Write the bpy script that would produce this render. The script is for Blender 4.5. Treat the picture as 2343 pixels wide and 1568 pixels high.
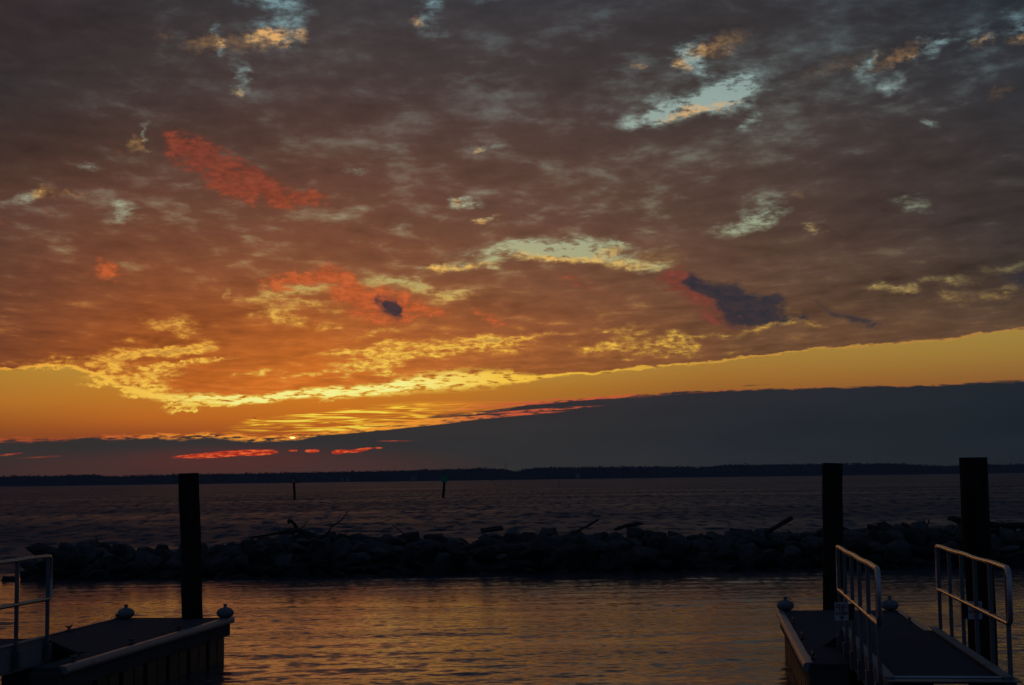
import bpy, bmesh, math, random
import numpy as np
from mathutils import Vector, Matrix, Euler, noise

R = math.radians
scene = bpy.context.scene
for o in list(bpy.data.objects):
    bpy.data.objects.remove(o)

# ---------------------------------------------------------------- camera
EYE = 2.6                       # eye height over the water, metres
PITCH, ROLL = 5.11, 0.76        # degrees
cam_d = bpy.data.cameras.new("camera")
cam_d.sensor_width = 23.6
cam_d.lens = 35.0
cam_d.clip_start, cam_d.clip_end = 0.1, 20000.0
cam = bpy.data.objects.new("camera", cam_d)
scene.collection.objects.link(cam)
CAM_M = Matrix.Rotation(R(90 + PITCH), 3, 'X') @ Matrix.Rotation(R(-ROLL), 3, 'Z')
cam.rotation_euler = CAM_M.to_euler()
cam.location = (0, 0, EYE)
scene.camera = cam
FPX = 35.0 / 23.6 * 2342.0      # survey unit: the photograph measured at 2342 x 1568


def ray(x, y):
    """World direction of a measured point of the photograph."""
    return (CAM_M @ Vector(((x - 1171) / FPX, (784 - y) / FPX, -1.0))).normalized()


def azel(x, y):
    d = ray(x, y)
    return math.degrees(math.atan2(d.x, d.y)), math.degrees(math.asin(d.z))


def at_depth(x, y, dist):
    d = ray(x, y)
    return Vector((0, 0, EYE)) + d * (dist / d.y)


def at_height(x, y, z):
    d = ray(x, y)
    return Vector((0, 0, EYE)) + d * ((z - EYE) / d.z)


def lin(c):
    return tuple(((v / 255) / 12.92 if v / 255 <= 0.04045 else ((v / 255 + 0.055) / 1.055) ** 2.4) for v in c)


# ---------------------------------------------------------------- exposure
scene.view_settings.view_transform = 'Standard'
scene.view_settings.look = 'None'
scene.view_settings.exposure = 0.0
scene.view_settings.gamma = 1.0
scene.view_settings.use_curve_mapping = False
scene.render.engine = 'CYCLES'
scene.cycles.max_bounces = 5
scene.cycles.diffuse_bounces = 2
scene.cycles.glossy_bounces = 3
scene.cycles.transmission_bounces = 2
scene.cycles.volume_bounces = 0
scene.cycles.caustics_reflective = False
scene.cycles.caustics_refractive = False
scene.cycles.sample_clamp_indirect = 3.0
try:
    scene.cycles.use_denoising = True
    scene.cycles.denoiser = 'OPENIMAGEDENOISE'
except Exception:
    pass

SUN_AZ, SUN_EL = azel(671, 1001)

# ---------------------------------------------------------------- world: evening sky with cloud decks
world = bpy.data.worlds.new("World")
scene.world = world
world.use_nodes = True
WT = world.node_tree
WT.nodes.clear()
try:
    world.cycles.sampling_method = 'MANUAL'
    world.cycles.sample_map_resolution = 512
except Exception:
    pass


def wn(kind, **kw):
    n = WT.nodes.new(kind)
    for k, v in kw.items():
        setattr(n, k, v)
    return n


def put(sock, v):
    if isinstance(v, bpy.types.NodeSocket):
        WT.links.new(v, sock)
    else:
        sock.default_value = v


def mth(op, a, b=None, c=None, clamp=False):
    n = wn('ShaderNodeMath', operation=op, use_clamp=clamp)
    put(n.inputs[0], a)
    if b is not None:
        put(n.inputs[1], b)
    if c is not None:
        put(n.inputs[2], c)
    return n.outputs[0]


def add(a, b): return mth('ADD', a, b)
def sub(a, b): return mth('SUBTRACT', a, b)
def mul(a, b): return mth('MULTIPLY', a, b)
def mad(a, b, c): return mth('MULTIPLY_ADD', a, b, c)


def rng(v, a, b, lo=0.0, hi=1.0, kind='SMOOTHSTEP'):
    n = wn('ShaderNodeMapRange', interpolation_type=kind)
    n.clamp = True
    put(n.inputs['Value'], v)
    n.inputs['From Min'].default_value = a
    n.inputs['From Max'].default_value = b
    n.inputs['To Min'].default_value = lo
    n.inputs['To Max'].default_value = hi
    return n.outputs[0]


def xyz(x, y, z=0.0):
    n = wn('ShaderNodeCombineXYZ')
    put(n.inputs[0], x), put(n.inputs[1], y), put(n.inputs[2], z)
    return n.outputs[0]


def tex(vec, scale, detail=6.0, rough=0.55, off=(0, 0, 0), sc=(1, 1, 1), rot=0.0, dist=0.0):
    m = wn('ShaderNodeMapping')
    put(m.inputs['Vector'], vec)
    m.inputs['Location'].default_value = off
    m.inputs['Scale'].default_value = sc
    m.inputs['Rotation'].default_value = (0, 0, R(rot))
    n = wn('ShaderNodeTexNoise', noise_dimensions='2D')
    WT.links.new(m.outputs[0], n.inputs['Vector'])
    n.inputs['Scale'].default_value = scale
    n.inputs['Detail'].default_value = detail
    n.inputs['Roughness'].default_value = rough
    n.inputs['Distortion'].default_value = dist
    return n.outputs['Fac']


def mixc(f, a, b, blend='MIX'):
    n = wn('ShaderNodeMix', data_type='RGBA', blend_type=blend)
    n.clamp_factor = True
    put(n.inputs[0], f)
    for s, v in ((n.inputs[6], a), (n.inputs[7], b)):
        if isinstance(v, tuple):
            v = (v[0], v[1], v[2], 1.0)
        put(s, v)
    return n.outputs[2]


def scale_c(col, f):
    """Brightness: a mix from black, unclamped so that it may exceed 1."""
    n = wn('ShaderNodeMix', data_type='RGBA', blend_type='MIX')
    n.clamp_factor = False
    put(n.inputs[0], f)
    n.inputs[6].default_value = (0, 0, 0, 1)
    put(n.inputs[7], (*col, 1.0) if isinstance(col, tuple) else col)
    return n.outputs[2]


def curve(v, pts, lo=-40.0, hi=40.0, smooth=True):
    """A height (degrees) as a function of azimuth (degrees)."""
    v = rng(v, lo, hi, kind='LINEAR')
    n = wn('ShaderNodeFloatCurve')
    ys = [p[1] for p in pts]
    y0, y1 = min(ys) - 0.5, max(ys) + 0.5
    put(n.inputs['Value'], v)
    cu = n.mapping.curves[0]
    q = sorted(((p[0] - lo) / (hi - lo), (p[1] - y0) / (y1 - y0)) for p in pts)
    q = [(0.0, q[0][1])] + q + [(1.0, q[-1][1])]
    cu.points[0].location = q[0]
    cu.points[1].location = q[-1]
    for p in q[1:-1]:
        cu.points.new(*p)
    for p in cu.points:
        p.handle_type = 'AUTO_CLAMPED' if smooth else 'VECTOR'
    n.mapping.update()
    return mad(n.outputs[0], y1 - y0, y0)


def field(stations):
    """Colour over the sky: a few ramps in elevation, joined along azimuth. Stations: (x, [(y, rgb), ...])."""
    out = prev = None
    for x, rows in stations:
        n = wn('ShaderNodeValToRGB')
        n.color_ramp.interpolation = 'EASE' if len(rows) < 3 else 'LINEAR'
        put(n.inputs[0], EL01)
        el = n.color_ramp.elements
        stops = sorted(((azel(x, y)[1] if y > -900 else (-y) / 100.0) + 2.0) / 62.0 for y, c in rows)
        items = sorted((min(1.0, max(0.0, ((azel(x, y)[1] if y > -900 else -y / 100.0) + 2.0) / 62.0)), c) for y, c in rows)
        while len(el) < len(items):
            el.new(0.5)
        for e, (p, c) in zip(el, items):
            e.position = p
        for e, (p, c) in zip(el, items):
            e.color = (*lin(c), 1.0)
        a = azel(x, 784)[0]
        if out is None:
            out = n.outputs[0]
        else:
            out = mixc(rng(AZ, prev, a, kind='LINEAR'), out, n.outputs[0])
        prev = a
    return out


geo = wn('ShaderNodeTexCoord')
sep = wn('ShaderNodeSeparateXYZ')
WT.links.new(geo.outputs['Generated'], sep.inputs[0])
DX, DY, DZ = sep.outputs
AZ = mul(mth('ARCTAN2', DX, DY), 57.29578)
EL = mul(mth('ARCSINE', mth('MAXIMUM', -0.03, DZ)), 57.29578)
EL01 = rng(EL, -2.0, 60.0, kind='LINEAR')
# the cloud layer as a plane overhead: streets run towards azimuth -28
ZZ = add(mth('MAXIMUM', DZ, 0.0), 0.018)
QX, QY = mth('DIVIDE', DX, ZZ), mth('DIVIDE', DY, ZZ)
AZ0 = R(-28)
ACROSS = add(mul(QX, math.cos(AZ0)), mul(QY, -math.sin(AZ0)))
ALONG = add(mul(QX, math.sin(AZ0)), mul(QY, math.cos(AZ0)))
Q = xyz(ACROSS, ALONG)
AE = xyz(AZ, EL)

n_main = tex(Q, 1.15, 7.0, 0.60, sc=(1.0, 0.45, 1))
n_soft = tex(Q, 0.42, 3.0, 0.5, off=(7.3, 2.1, 0), sc=(1.0, 0.35, 1))
n_fine = tex(AE, 1.6, 6.0, 0.62, off=(3.1, 9.7, 0), sc=(0.55, 1.5, 1), rot=-6)
n_wx = tex(AE, 0.9, 5.0, 0.6, off=(11.0, 4.0, 0), sc=(0.6, 1.2, 1))
n_wy = tex(AE, 0.9, 5.0, 0.6, off=(2.0, 17.0, 0), sc=(0.6, 1.2, 1))
AEW = xyz(mad(sub(n_wx, 0.5), 2.2, AZ), mad(sub(n_wy, 0.5), 0.9, EL))      # ragged
n_wz = tex(AE, 3.0, 5.0, 0.62, off=(21.0, 5.0, 0), sc=(0.8, 1.0, 1))
n_puff = tex(AE, 4.6, 4.0, 0.62, off=(31.0, 15.0, 0), sc=(0.55, 1.45, 1), rot=-6)
AEF = xyz(mad(sub(n_wz, 0.5), 1.1, mad(sub(n_wx, 0.5), 0.8, AZ)), mad(sub(n_wy, 0.5), 0.55, mad(sub(n_wz, 0.5), -0.5, EL)))


LAST = None


def spots(vec, items, grow=1.6, peaked=False):
    """Sum of soft ellipses on the sky. items: (x, y, rx, ry, tilt, amount) in measured units."""
    global LAST
    s = None
    base = vec
    for i, (x, y, rx, ry, ang, amp) in enumerate(items):
        # keep evaluation in small batches, each waiting for the one before (the shader stack is short)
        if i % 8 == 0 and (s or LAST):
            va = wn('ShaderNodeVectorMath', operation='ADD')
            WT.links.new(base, va.inputs[0])
            WT.links.new(xyz(mul(s or LAST, 1e-6), 0.0), va.inputs[1])
            vec = va.outputs[0]
        a, e = azel(x, y)
        m = wn('ShaderNodeMapping', vector_type='TEXTURE')
        put(m.inputs['Vector'], vec)
        m.inputs['Location'].default_value = (a, e, 0)
        m.inputs['Rotation'].default_value = (0, 0, R(ang))
        m.inputs['Scale'].default_value = (rx * grow / 60.6, ry * grow / 60.6, 1)
        d = wn('ShaderNodeVectorMath', operation='LENGTH' if peaked else 'DOT_PRODUCT')
        WT.links.new(m.outputs[0], d.inputs[0])
        if not peaked:
            WT.links.new(m.outputs[0], d.inputs[1])
        v = rng(d.outputs['Value'], 0.0, 1.0, amp, 0.0, 'LINEAR' if peaked else 'SMOOTHSTEP')
        s = v if s is None else add(s, v)
    LAST = s
    return s


# openings in the cloud deck
GAPS = [
    (652, 45, 46, 34, 60, .62), (606, 3, 30, 12, 0, .6), (700, 8, 40, 14, 0, .35), (509, 112, 12, 10, -40, .45), (557, 172, 12, 22, 10, .5),
    (543, 212, 8, 10, 0, .4), (482, 70, 7, 16, 0, .42), (102, 186, 70, 30, 12, .26), (204, 134, 36, 16, 25, .28), (431, 233, 34, 9, 15, .28), (335, 312, 7, 18, -15, .45),
    (80, 455, 26, 8, 12, .5), (272, 484, 26, 14, -10, .62), (224, 384, 16, 6, 0, .42), (268, 440, 16, 14, 0, .33), (737, 407, 26, 12, 0, .24), (115, 523, 18, 8, 0, .36),
    (90, 562, 40, 8, 3, .36), (100, 610, 36, 8, 3, .24),
    (982, 34, 26, 30, 10, .42), (990, 2, 20, 10, 0, .5), (1100, 0, 40, 8, 0, .4), (1008, 78, 14, 12, 0, .3), (805, 197, 30, 26, 0, .27), (924, 183, 24, 20, 0, .28), (1230, 224, 40, 18, 20, .3), (1077, 272, 60, 14, 17, .28),
    (1180, 325, 80, 10, 16, .28), (1117, 336, 24, 5, 14, .42), (815, 397, 20, 5, 0, .42), (960, 385, 110, 8, 6, .26), (1056, 464, 16, 6, 5, .56), (1100, 508, 14, 6, 5, .45), (1140, 500, 14, 7, 20, .45), (907, 522, 20, 10, 0, .38), (1200, 524, 40, 10, 0, .3),
    (1587, 132, 22, 30, -12, .85), (1535, 128, 34, 22, 0, .34), (1602, 232, 88, 24, 13, .95), (1480, 266, 36, 14, 8, .52), (1655, 214, 44, 14, 20, .6), (1722, 268, 14, 12, 0, .5), (1330, 278, 26, 10, 24, .3),
    (2130, 280, 20, 8, -20, .5), (2025, 200, 12, 14, 30, .52), (2062, 180, 20, 6, 24, .42), (1985, 152, 10, 20, -20, .45), (1960, 186, 34, 6, -10, .3), (2123, 104, 24, 11, 35, .62), (2190, 80, 50, 8, 8, .4), (2250, 75, 40, 18, 24, .3),
    (2335, 62, 22, 22, 20, .55), (2240, 95, 30, 6, 20, .4), (2014, 3, 90, 14, 0, .36), (1826, 196, 10, 10, 0, .36), (1805, 245, 24, 8, 35, .33), (1872, 262, 40, 10, 0, .26), (2090, 235, 16, 6, 0, .34),
    (1743, 489, 34, 22, 20, .5), (1695, 520, 60, 12, 12, .48), (1861, 521, 14, 7, 0, .45), (2089, 465, 22, 12, 10, .45), (2180, 406, 26, 8, 15, .35), (2250, 400, 60, 16, 20, .28), (2303, 374, 14, 6, 20, .34), (1655, 545, 60, 8, 8, .32),
    (1202, 548, 36, 12, 5, .5), (1212, 574, 112, 14, 4, .72), (1330, 577, 84, 14, 0, .72), (1433, 559, 24, 8, 0, .48), (1430, 604, 60, 9, -8, .48), (1500, 604, 40, 8, 0, .4), (999, 614, 24, 4, 0, .4), (1060, 612, 50, 7, 8, .42), (1255, 545, 50, 10, 0, .36),
    (880, 645, 62, 16, -6, .5), (945, 655, 30, 10, -20, .42), (1010, 676, 34, 10, -10, .5), (1060, 670, 34, 7, 0, .42), (1209, 696, 46, 10, 8, .28), (790, 625, 60, 10, -10, .3),
    (880, 760, 60, 6, 8, .46), (1000, 800, 130, 12, 5, .72), (880, 790, 80, 8, 6, .6), (1117, 781, 34, 10, 0, .55), (1170, 800, 50, 8, 0, .42), (1200, 774, 100, 4, 7, .45), (1372, 763, 26, 4, 5, .45), (1450, 756, 34, 9, 10, .52), (1350, 793, 46, 7, 0, .5), (1440, 790, 66, 13, 8, .52), (1530, 779, 40, 12, 10, .5), (1480, 812, 60, 6, 7, .44),
    (815, 842, 40, 9, 0, .5), (870, 832, 28, 16, 0, .4), (740, 815, 50, 8, 4, .42), (960, 815, 60, 6, 5, .4), (690, 855, 60, 6, 6, .46), (610, 850, 40, 5, 10, .46), (560, 862, 36, 5, 8, .42), (800, 858, 60, 5, 6, .42),
    (1658, 766, 66, 5, 8, .5), (1566, 800, 24, 16, 0, .52), (2014, 661, 30, 10, 0, .48), (2075, 652, 36, 7, 12, .46), (2177, 645, 34, 8, -5, .45), (2296, 610, 46, 9, 5, .45), (2286, 666, 50, 10, 12, .42), (2164, 683, 24, 12, 0, .4), (1794, 725, 18, 12, 0, .42), (1865, 744, 26, 4, -5, .42), (1940, 702, 30, 10, -15, .36), (1760, 746, 60, 4, 4, .4), (1900, 690, 60, 12, 0, .25), (2200, 720, 90, 14, 4, .2), (1680, 805, 40, 4, 5, .4), (2110, 770, 70, 4, 5, .36),
    (640, 690, 44, 28, 0, .40), (621, 722, 14, 10, -30, .5), (659, 734, 20, 14, -30, .55), (690, 752, 22, 6, -20, .42), (747, 748, 22, 11, 15, .6), (660, 660, 40, 10, 0, .55), (720, 657, 40, 8, -8, .5), (594, 681, 20, 8, 0, .45), (713, 692, 22, 7, 0, .48), (737, 712, 22, 6, 0, .45), (523, 676, 14, 7, -40, .42), (560, 690, 40, 12, 0, .22),
    (414, 740, 17, 12, 10, .62), (373, 748, 22, 8, 0, .5), (350, 738, 24, 6, 0, .42), (388, 765, 40, 5, -6, .5), (475, 749, 14, 4, 0, .42), (302, 778, 26, 5, 5, .46), (205, 721, 20, 5, 0, .36), (250, 785, 60, 4, 3, .3),
    (330, 812, 80, 13, 8, .85), (420, 800, 46, 9, 12, .8), (250, 822, 60, 10, 6, .5), (120, 822, 60, 4, 6, .5), (420, 834, 50, 5, 10, .55), (490, 822, 40, 5, 12, .52), (360, 850, 50, 8, 6, .45), (300, 860, 60, 10, 8, .6),
]
# sun-lit edges within and beside those openings
RIMS = [
    (577, 97, 42, 14, 3, 1.0), (628, 80, 26, 10, 3, 1.0), (691, 78, 13, 8, 0, .9), (462, 102, 30, 9, 5, .8), (497, 98, 22, 7, -20, .5), (372, 78, 14, 10, 0, .35), (312, 329, 15, 11, 0, .9), (105, 444, 17, 10, 20, .9), (160, 440, 16, 5, 10, .5), (542, 216, 9, 10, 0, .5),
    (957, 50, 12, 8, -20, .6), (1095, 345, 14, 5, 20, .5), (1098, 508, 12, 6, 0, .9), (1052, 465, 9, 4, 0, .5), (1136, 503, 14, 5, 25, .5), (1640, 107, 44, 14, 16, 1.0), (1558, 152, 14, 8, -20, .8), (1460, 148, 10, 5, 0, .6), (1580, 259, 46, 7, 10, 1.0), (1660, 236, 16, 4, 15, .6), (2050, 131, 34, 12, 24, 1.0), (2246, 94, 16, 8, 24, .7), (2333, 90, 18, 8, 5, .8),
    (2286, 212, 20, 10, 20, .4), (1912, 153, 70, 12, 14, .3), (1861, 523, 12, 5, 0, .6), (1827, 448, 10, 6, 0, .4), (1277, 593, 74, 6, -3, 1.0), (1060, 612, 50, 5, 8, .9), (1425, 606, 44, 7, -5, .8), (1510, 588, 40, 14, 0, .5), (999, 616, 14, 4, 0, .8), (1380, 580, 40, 6, 14, .6),
]
ABOVE = -2600     # "y" below -900 means elevation -y/100 degrees
K_ST = [   # undersides of the cloud deck
    (0, [(-5500, (66, 72, 82)), (-2300, (56, 52, 58)), (0, (57, 47, 49)), (200, (58, 51, 51)), (350, (70, 51, 44)), (500, (97, 65, 52)), (650, (112, 68, 48)), (800, (130, 72, 42)), (900, (150, 80, 38))]),
    (330, [(-5500, (66, 72, 82)), (-2300, (60, 55, 60)), (0, (58, 53, 55)), (200, (66, 54, 52)), (350, (82, 58, 49)), (500, (108, 68, 51)), (650, (137, 77, 46)), (780, (172, 90, 39)), (880, (198, 103, 35))]),
    (720, [(-5500, (66, 72, 82)), (-2300, (62, 60, 66)), (0, (65, 61, 63)), (200, (76, 61, 58)), (350, (89, 61, 51)), (500, (113, 71, 52)), (620, (138, 82, 52)), (760, (188, 101, 42)), (880, (214, 114, 35))]),
    (1171, [(-5500, (66, 72, 82)), (-2300, (58, 58, 66)), (0, (60, 58, 62)), (200, (70, 58, 56)), (350, (86, 63, 55)), (500, (104, 72, 58)), (650, (131, 83, 56)), (760, (154, 89, 50)), (860, (178, 102, 46))]),
    (1700, [(-5500, (66, 72, 82)), (-2300, (52, 52, 60)), (0, (58, 55, 58)), (200, (61, 54, 53)), (350, (76, 61, 55)), (500, (88, 66, 56)), (650, (106, 76, 58)), (760, (116, 80, 54)), (830, (122, 80, 52))]),
    (2342, [(-5500, (66, 72, 82)), (-2300, (42, 46, 54)), (0, (42, 46, 52)), (200, (53, 53, 57)), (350, (60, 54, 54)), (500, (66, 58, 56)), (650, (80, 66, 56)), (760, (100, 74, 54))]),
]
G_ST = [   # clear sky seen through and below the deck
    (0, [(-5500, (110, 140, 160)), (0, (116, 146, 152)), (300, (150, 160, 150)), (500, (170, 168, 140)), (700, (190, 165, 90)), (850, (188, 136, 49)), (920, (192, 120, 40)), (970, (170, 92, 32)), (1010, (146, 72, 32))]),
    (330, [(-5500, (110, 140, 160)), (0, (120, 150, 156)), (300, (155, 165, 150)), (500, (175, 178, 145)), (700, (200, 170, 84)), (810, (196, 158, 68)), (900, (204, 130, 40)), (960, (200, 108, 32)), (1000, (160, 78, 32))]),
    (760, [(-5500, (110, 140, 160)), (0, (122, 152, 158)), (300, (155, 168, 155)), (500, (178, 180, 145)), (640, (195, 175, 105)), (790, (196, 160, 70)), (900, (224, 134, 34)), (950, (212, 114, 29)), (1000, (180, 86, 30))]),
    (1250, [(-5500, (110, 140, 160)), (0, (122, 152, 158)), (300, (158, 174, 164)), (500, (172, 180, 150)), (590, (182, 182, 138)), (720, (196, 178, 96)), (810, (196, 160, 72)), (890, (188, 124, 44)), (930, (180, 110, 40)), (980, (160, 86, 36))]),
    (1640, [(-5500, (110, 140, 160)), (0, (124, 155, 160)), (240, (160, 180, 172)), (500, (165, 176, 148)), (650, (170, 160, 105)), (790, (180, 142, 62)), (860, (172, 118, 48)), (900, (160, 100, 42))]),
    (2342, [(-5500, (110, 140, 160)), (0, (116, 148, 156)), (250, (140, 156, 150)), (500, (150, 158, 132)), (650, (165, 155, 100)), (760, (168, 136, 62)), (800, (164, 128, 58)), (870, (150, 98, 48))]),
]
R_ST = [   # edges the low sun reaches
    (0, [(0, (200, 150, 100)), (250, (220, 170, 100)), (600, (225, 165, 78)), (780, (244, 168, 62)), (900, (252, 180, 58))]),
    (760, [(0, (228, 172, 105)), (250, (225, 175, 105)), (600, (244, 182, 86)), (780, (252, 190, 70)), (900, (255, 228, 98))]),
    (1300, [(0, (228, 172, 105)), (250, (232, 182, 112)), (600, (238, 188, 96)), (780, (250, 196, 72)), (900, (255, 196, 60))]),
    (2342, [(0, (200, 150, 95)), (250, (205, 155, 95)), (600, (190, 160, 95)), (780, (205, 140, 62))]),
]
B_ST = [   # the dark bank low over the water
    (0, [(980, (70, 60, 52)), (1030, (68, 62, 56)), (1060, (68, 57, 50)), (1100, (72, 58, 50))]),
    (450, [(980, (70, 60, 56)), (1020, (66, 61, 57)), (1060, (72, 58, 50)), (1100, (74, 60, 54))]),
    (1171, [(920, (66, 58, 58)), (985, (62, 59, 57)), (1050, (62, 60, 56)), (1090, (66, 62, 58))]),
    (1650, [(890, (56, 54, 58)), (930, (50, 52, 56)), (1000, (48, 52, 54)), (1085, (53, 55, 56))]),
    (2342, [(860, (42, 46, 54)), (900, (36, 45, 52)), (990, (34, 43, 48)), (1070, (40, 46, 50))]),
]
def dim(st, f):
    return [(x, [(y, tuple(v * f for v in c)) for y, c in rows]) for x, rows in st]


K, G, RIM, BANK = field(dim(K_ST, 0.95)), field(dim(G_ST, 0.97)), field(R_ST), field(dim(B_ST, 0.84))

low = rng(EL, 8.0, 5.0)                                   # nearer the horizon the openings are all gilded
n_cell = tex(Q, 2.3, 3.0, 0.5, off=(17.3, 5.5, 0), sc=(1.0, 0.62, 1), dist=0.3)   # the puffs of the deck
n_street = tex(Q, 0.9, 3.0, 0.5, off=(3.3, 8.1, 0), sc=(1.0, 0.14, 1))            # long streets
rough_ = mad(sub(n_fine, 0.5), 2.2, mad(sub(n_puff, 0.5), 2.6, mul(sub(n_cell, 0.5), 0.8)))
n_pq = tex(xyz(QX, QY), 4.2, 3.0, 0.55, off=(1.7, 4.4, 0), sc=(1.3, 0.75, 1), rot=12, dist=0.25)   # small puffs
cellv = add(mad(sub(n_cell, 0.5), 0.45, mul(sub(n_street, 0.5), 0.62)), mad(sub(n_pq, 0.5), 0.62, mul(sub(n_fine, 0.5), 0.50)))
fleck = mth('MAXIMUM', mad(sub(n_pq, 0.5), 1.0, mad(sub(n_fine, 0.5), 0.75, mad(sub(n_soft, 0.5), 0.9, mad(sub(n_street, 0.5), 0.6, -0.13)))), 0.0)
g0 = spots(AEW, [q for q in GAPS if q[5] > .36], 2.25, True)
open_ = add(mul(mul(g0, mad(rough_, 0.80, 1.0)), rng(EL, 5.0, 8.0, 0.80, 1.0)), mad(cellv, 0.20, mul(fleck, rng(EL, 9.0, 13.0, 0.85, 0.46))))
gap = mth('POWER', rng(open_, 0.05, 0.78, 0.0, 0.95, kind='LINEAR'), 1.7)
fringe = mul(rng(open_, 0.20, 0.72, kind='LINEAR'), rng(open_, 1.1, 0.75))   # half-open cloud
gild = mul(mth('POWER', fringe, 1.5), rng(n_puff, 0.36, 0.64, 0.25, 1.0))
rim_amt = add(mul(gild, low), mth('POWER', mul(mul(spots(AEF, RIMS, 2.0, True), rng(open_, 0.0, 0.5, 0.35, 1.0)), rng(n_puff, 0.28, 0.62, 0.5, 1.15)), 1.3))

# light and shade in the deck: thick puffs dark, thin places between them paler and greyer
shade = add(mad(sub(n_soft, 0.5), 0.7, 1.02), mul(cellv, 0.95))
deck = scale_c(K, shade)
cool = mth('POWER', rng(cellv, 0.02, 0.40, kind='LINEAR'), 1.6)
deck = mixc(mul(cool, rng(EL, 3.5, 8.5, 0.05, 0.17)), deck, G)
HALO = mixc(rng(AZ, azel(1100, 0)[0], azel(1700, 0)[0]), lin((214, 122, 44)), lin((150, 106, 60)))
deck = mixc(mul(mul(mth('POWER', rng(open_, 0.0, 0.55, kind='LINEAR'), 1.5), low), 0.75), deck, HALO)
deck = mixc(mul(gap, rng(EL, 4.5, 8.5, 0.62, 1.0)), deck, G)
deck = mixc(mth('MINIMUM', rim_amt, 1.0), deck, RIM)

# lower border of the deck and the clear strip under it
EDGE = [(0, 849), (100, 838), (200, 852), (280, 892), (350, 910), (450, 924), (560, 922), (700, 908), (850, 903), (950, 890), (1050, 884), (1168, 874), (1300, 861), (1564, 837), (1750, 815), (1946, 794), (2150, 781), (2342, 756)]
edge = curve(AZ, [azel(*p) for p in EDGE])
n_edge = tex(AE, 2.2, 5.0, 0.6, off=(5, 3, 0), sc=(0.5, 1.2, 1))
ed = add(sub(EL, edge), mul(sub(n_edge, 0.5), 0.32))       # degrees above the border
clear = mixc(0.0, G, G)
sky = mixc(rng(ed, -0.03, 0.05), clear, deck)
# the border itself glows
glow_w = curve(AZ, [azel(x, 900)[:1] + (v,) for x, v in ((-200, .05), (0, .07), (200, .10), (330, .22), (460, .30), (600, .25), (800, .30), (950, .46), (1080, .50), (1200, .20), (1300, .10), (1564, .07), (1900, .06), (2342, .07))])
glow_a = curve(AZ, [azel(x, 900)[:1] + (v,) for x, v in ((-300, .5), (0, .8), (200, .9), (400, 1.0), (1100, 1.0), (1300, .85), (1700, .6), (2000, .5), (2342, .55))])
ripple = tex(AE, 4.2, 4.0, 0.6, off=(1, 1, 0), sc=(0.42, 1.9, 1), rot=-7)
gl = mth('DIVIDE', mth('ABSOLUTE', sub(ed, mul(glow_w, 0.45))), glow_w)
gl = mul(mul(rng(gl, 1.05, 0.25), rng(add(ripple, mul(gl, -0.12)), 0.26, 0.46)), glow_a)
sky = mixc(gl, sky, RIM)
core = mul(rng(gl, 0.5, 1.0), mul(rng(AZ, azel(330, 0)[0], azel(560, 0)[0]), rng(AZ, azel(1150, 0)[0], azel(850, 0)[0])))
sky = mixc(mul(core, rng(ripple, 0.34, 0.58)), sky, lin((255, 250, 150)))

# loose gilded puffs left of the border, streaks over the bank
PUFFS = [(232, 855, 34, 8, 6, 1.0), (238, 876, 40, 7, 4, 1.0), (262, 866, 12, 5, 0, .5), (345, 886, 50, 18, -8, .95), (305, 906, 26, 6, 0, .8), (407, 937, 32, 5, 6, .9), (460, 926, 56, 8, 4, .8), (272, 842, 18, 5, 0, .6), (190, 838, 50, 5, 6, .6), (110, 837, 60, 4, 8, .7), (316, 812, 24, 9, 0, .8), (375, 799, 22, 6, 15, .7), (442, 803, 14, 6, 35, .8), (480, 823, 46, 2.5, 10, .9), (400, 834, 46, 2.5, 8, .8), (340, 846, 30, 4, 4, .7), (860, 902, 60, 5, 3, .5), (760, 912, 40, 4, 0, .5), (515, 929, 30, 3, 4, .6)]
pf = mul(mth('POWER', rng(spots(AEF, PUFFS, 1.7, True), 0.08, 0.75), 1.3), rng(n_puff, 0.34, 0.58, 0.1, 1.0))
sky = mixc(pf, sky, RIM)
st = tex(AE, 3.4, 4.0, 0.5, off=(9, 2, 0), sc=(0.16, 3.2, 1), rot=-4.5, dist=0.9)
STREAK = [(700, 966, 130, 14, 4, 1.0), (900, 952, 190, 22, 4, 1.0), (1080, 942, 160, 16, 5, .9), (640, 958, 70, 6, 4, .6), (800, 975, 130, 8, 2, .7), (1010, 966, 130, 7, 2, .7)]
sk = mul(rng(spots(AE, STREAK), 0.08, 0.75), rng(st, 0.42, 0.64))
STK_COL = mixc(rng(AZ, azel(850, 0)[0], azel(1150, 0)[0]), lin((255, 190, 45)), lin((226, 118, 48)))
sky = mixc(sk, sky, STK_COL)
sky = mixc(mul(rng(sk, 0.75, 1.0), rng(AZ, azel(1000, 0)[0], azel(860, 0)[0])), sky, lin((255, 226, 80)))

# the bank
BTOP = [(0, 1006), (120, 1004), (260, 999), (360, 997), (430, 998), (470, 991), (520, 996), (560, 1000), (640, 1001), (690, 996), (740, 991), (800, 984), (860, 978), (930, 973), (1000, 966), (1050, 950), (1150, 936), (1220, 922), (1300, 914), (1400, 909), (1564, 895), (1750, 890), (1900, 886), (2050, 883), (2200, 878), (2342, 870)]
btop = curve(AZ, [azel(*p) for p in BTOP], smooth=False)
n_b = tex(AE, 3.2, 5.0, 0.6, off=(4, 8, 0), sc=(0.45, 1.6, 1), rot=-3)
bd = add(sub(btop, EL), mul(sub(n_b, 0.5), 0.20))          # degrees under the bank's top
n_bk = tex(AE, 0.7, 4.0, 0.5, off=(14, 8, 0), sc=(0.25, 1.6, 1), rot=-3)
bank = scale_c(BANK, mad(sub(n_bk, 0.5), 0.30, 1.0))
warm = spots(AE, [(520, 1075, 420, 40, 0, 1.0), (515, 1050, 180, 24, 0, .6)])
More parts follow.
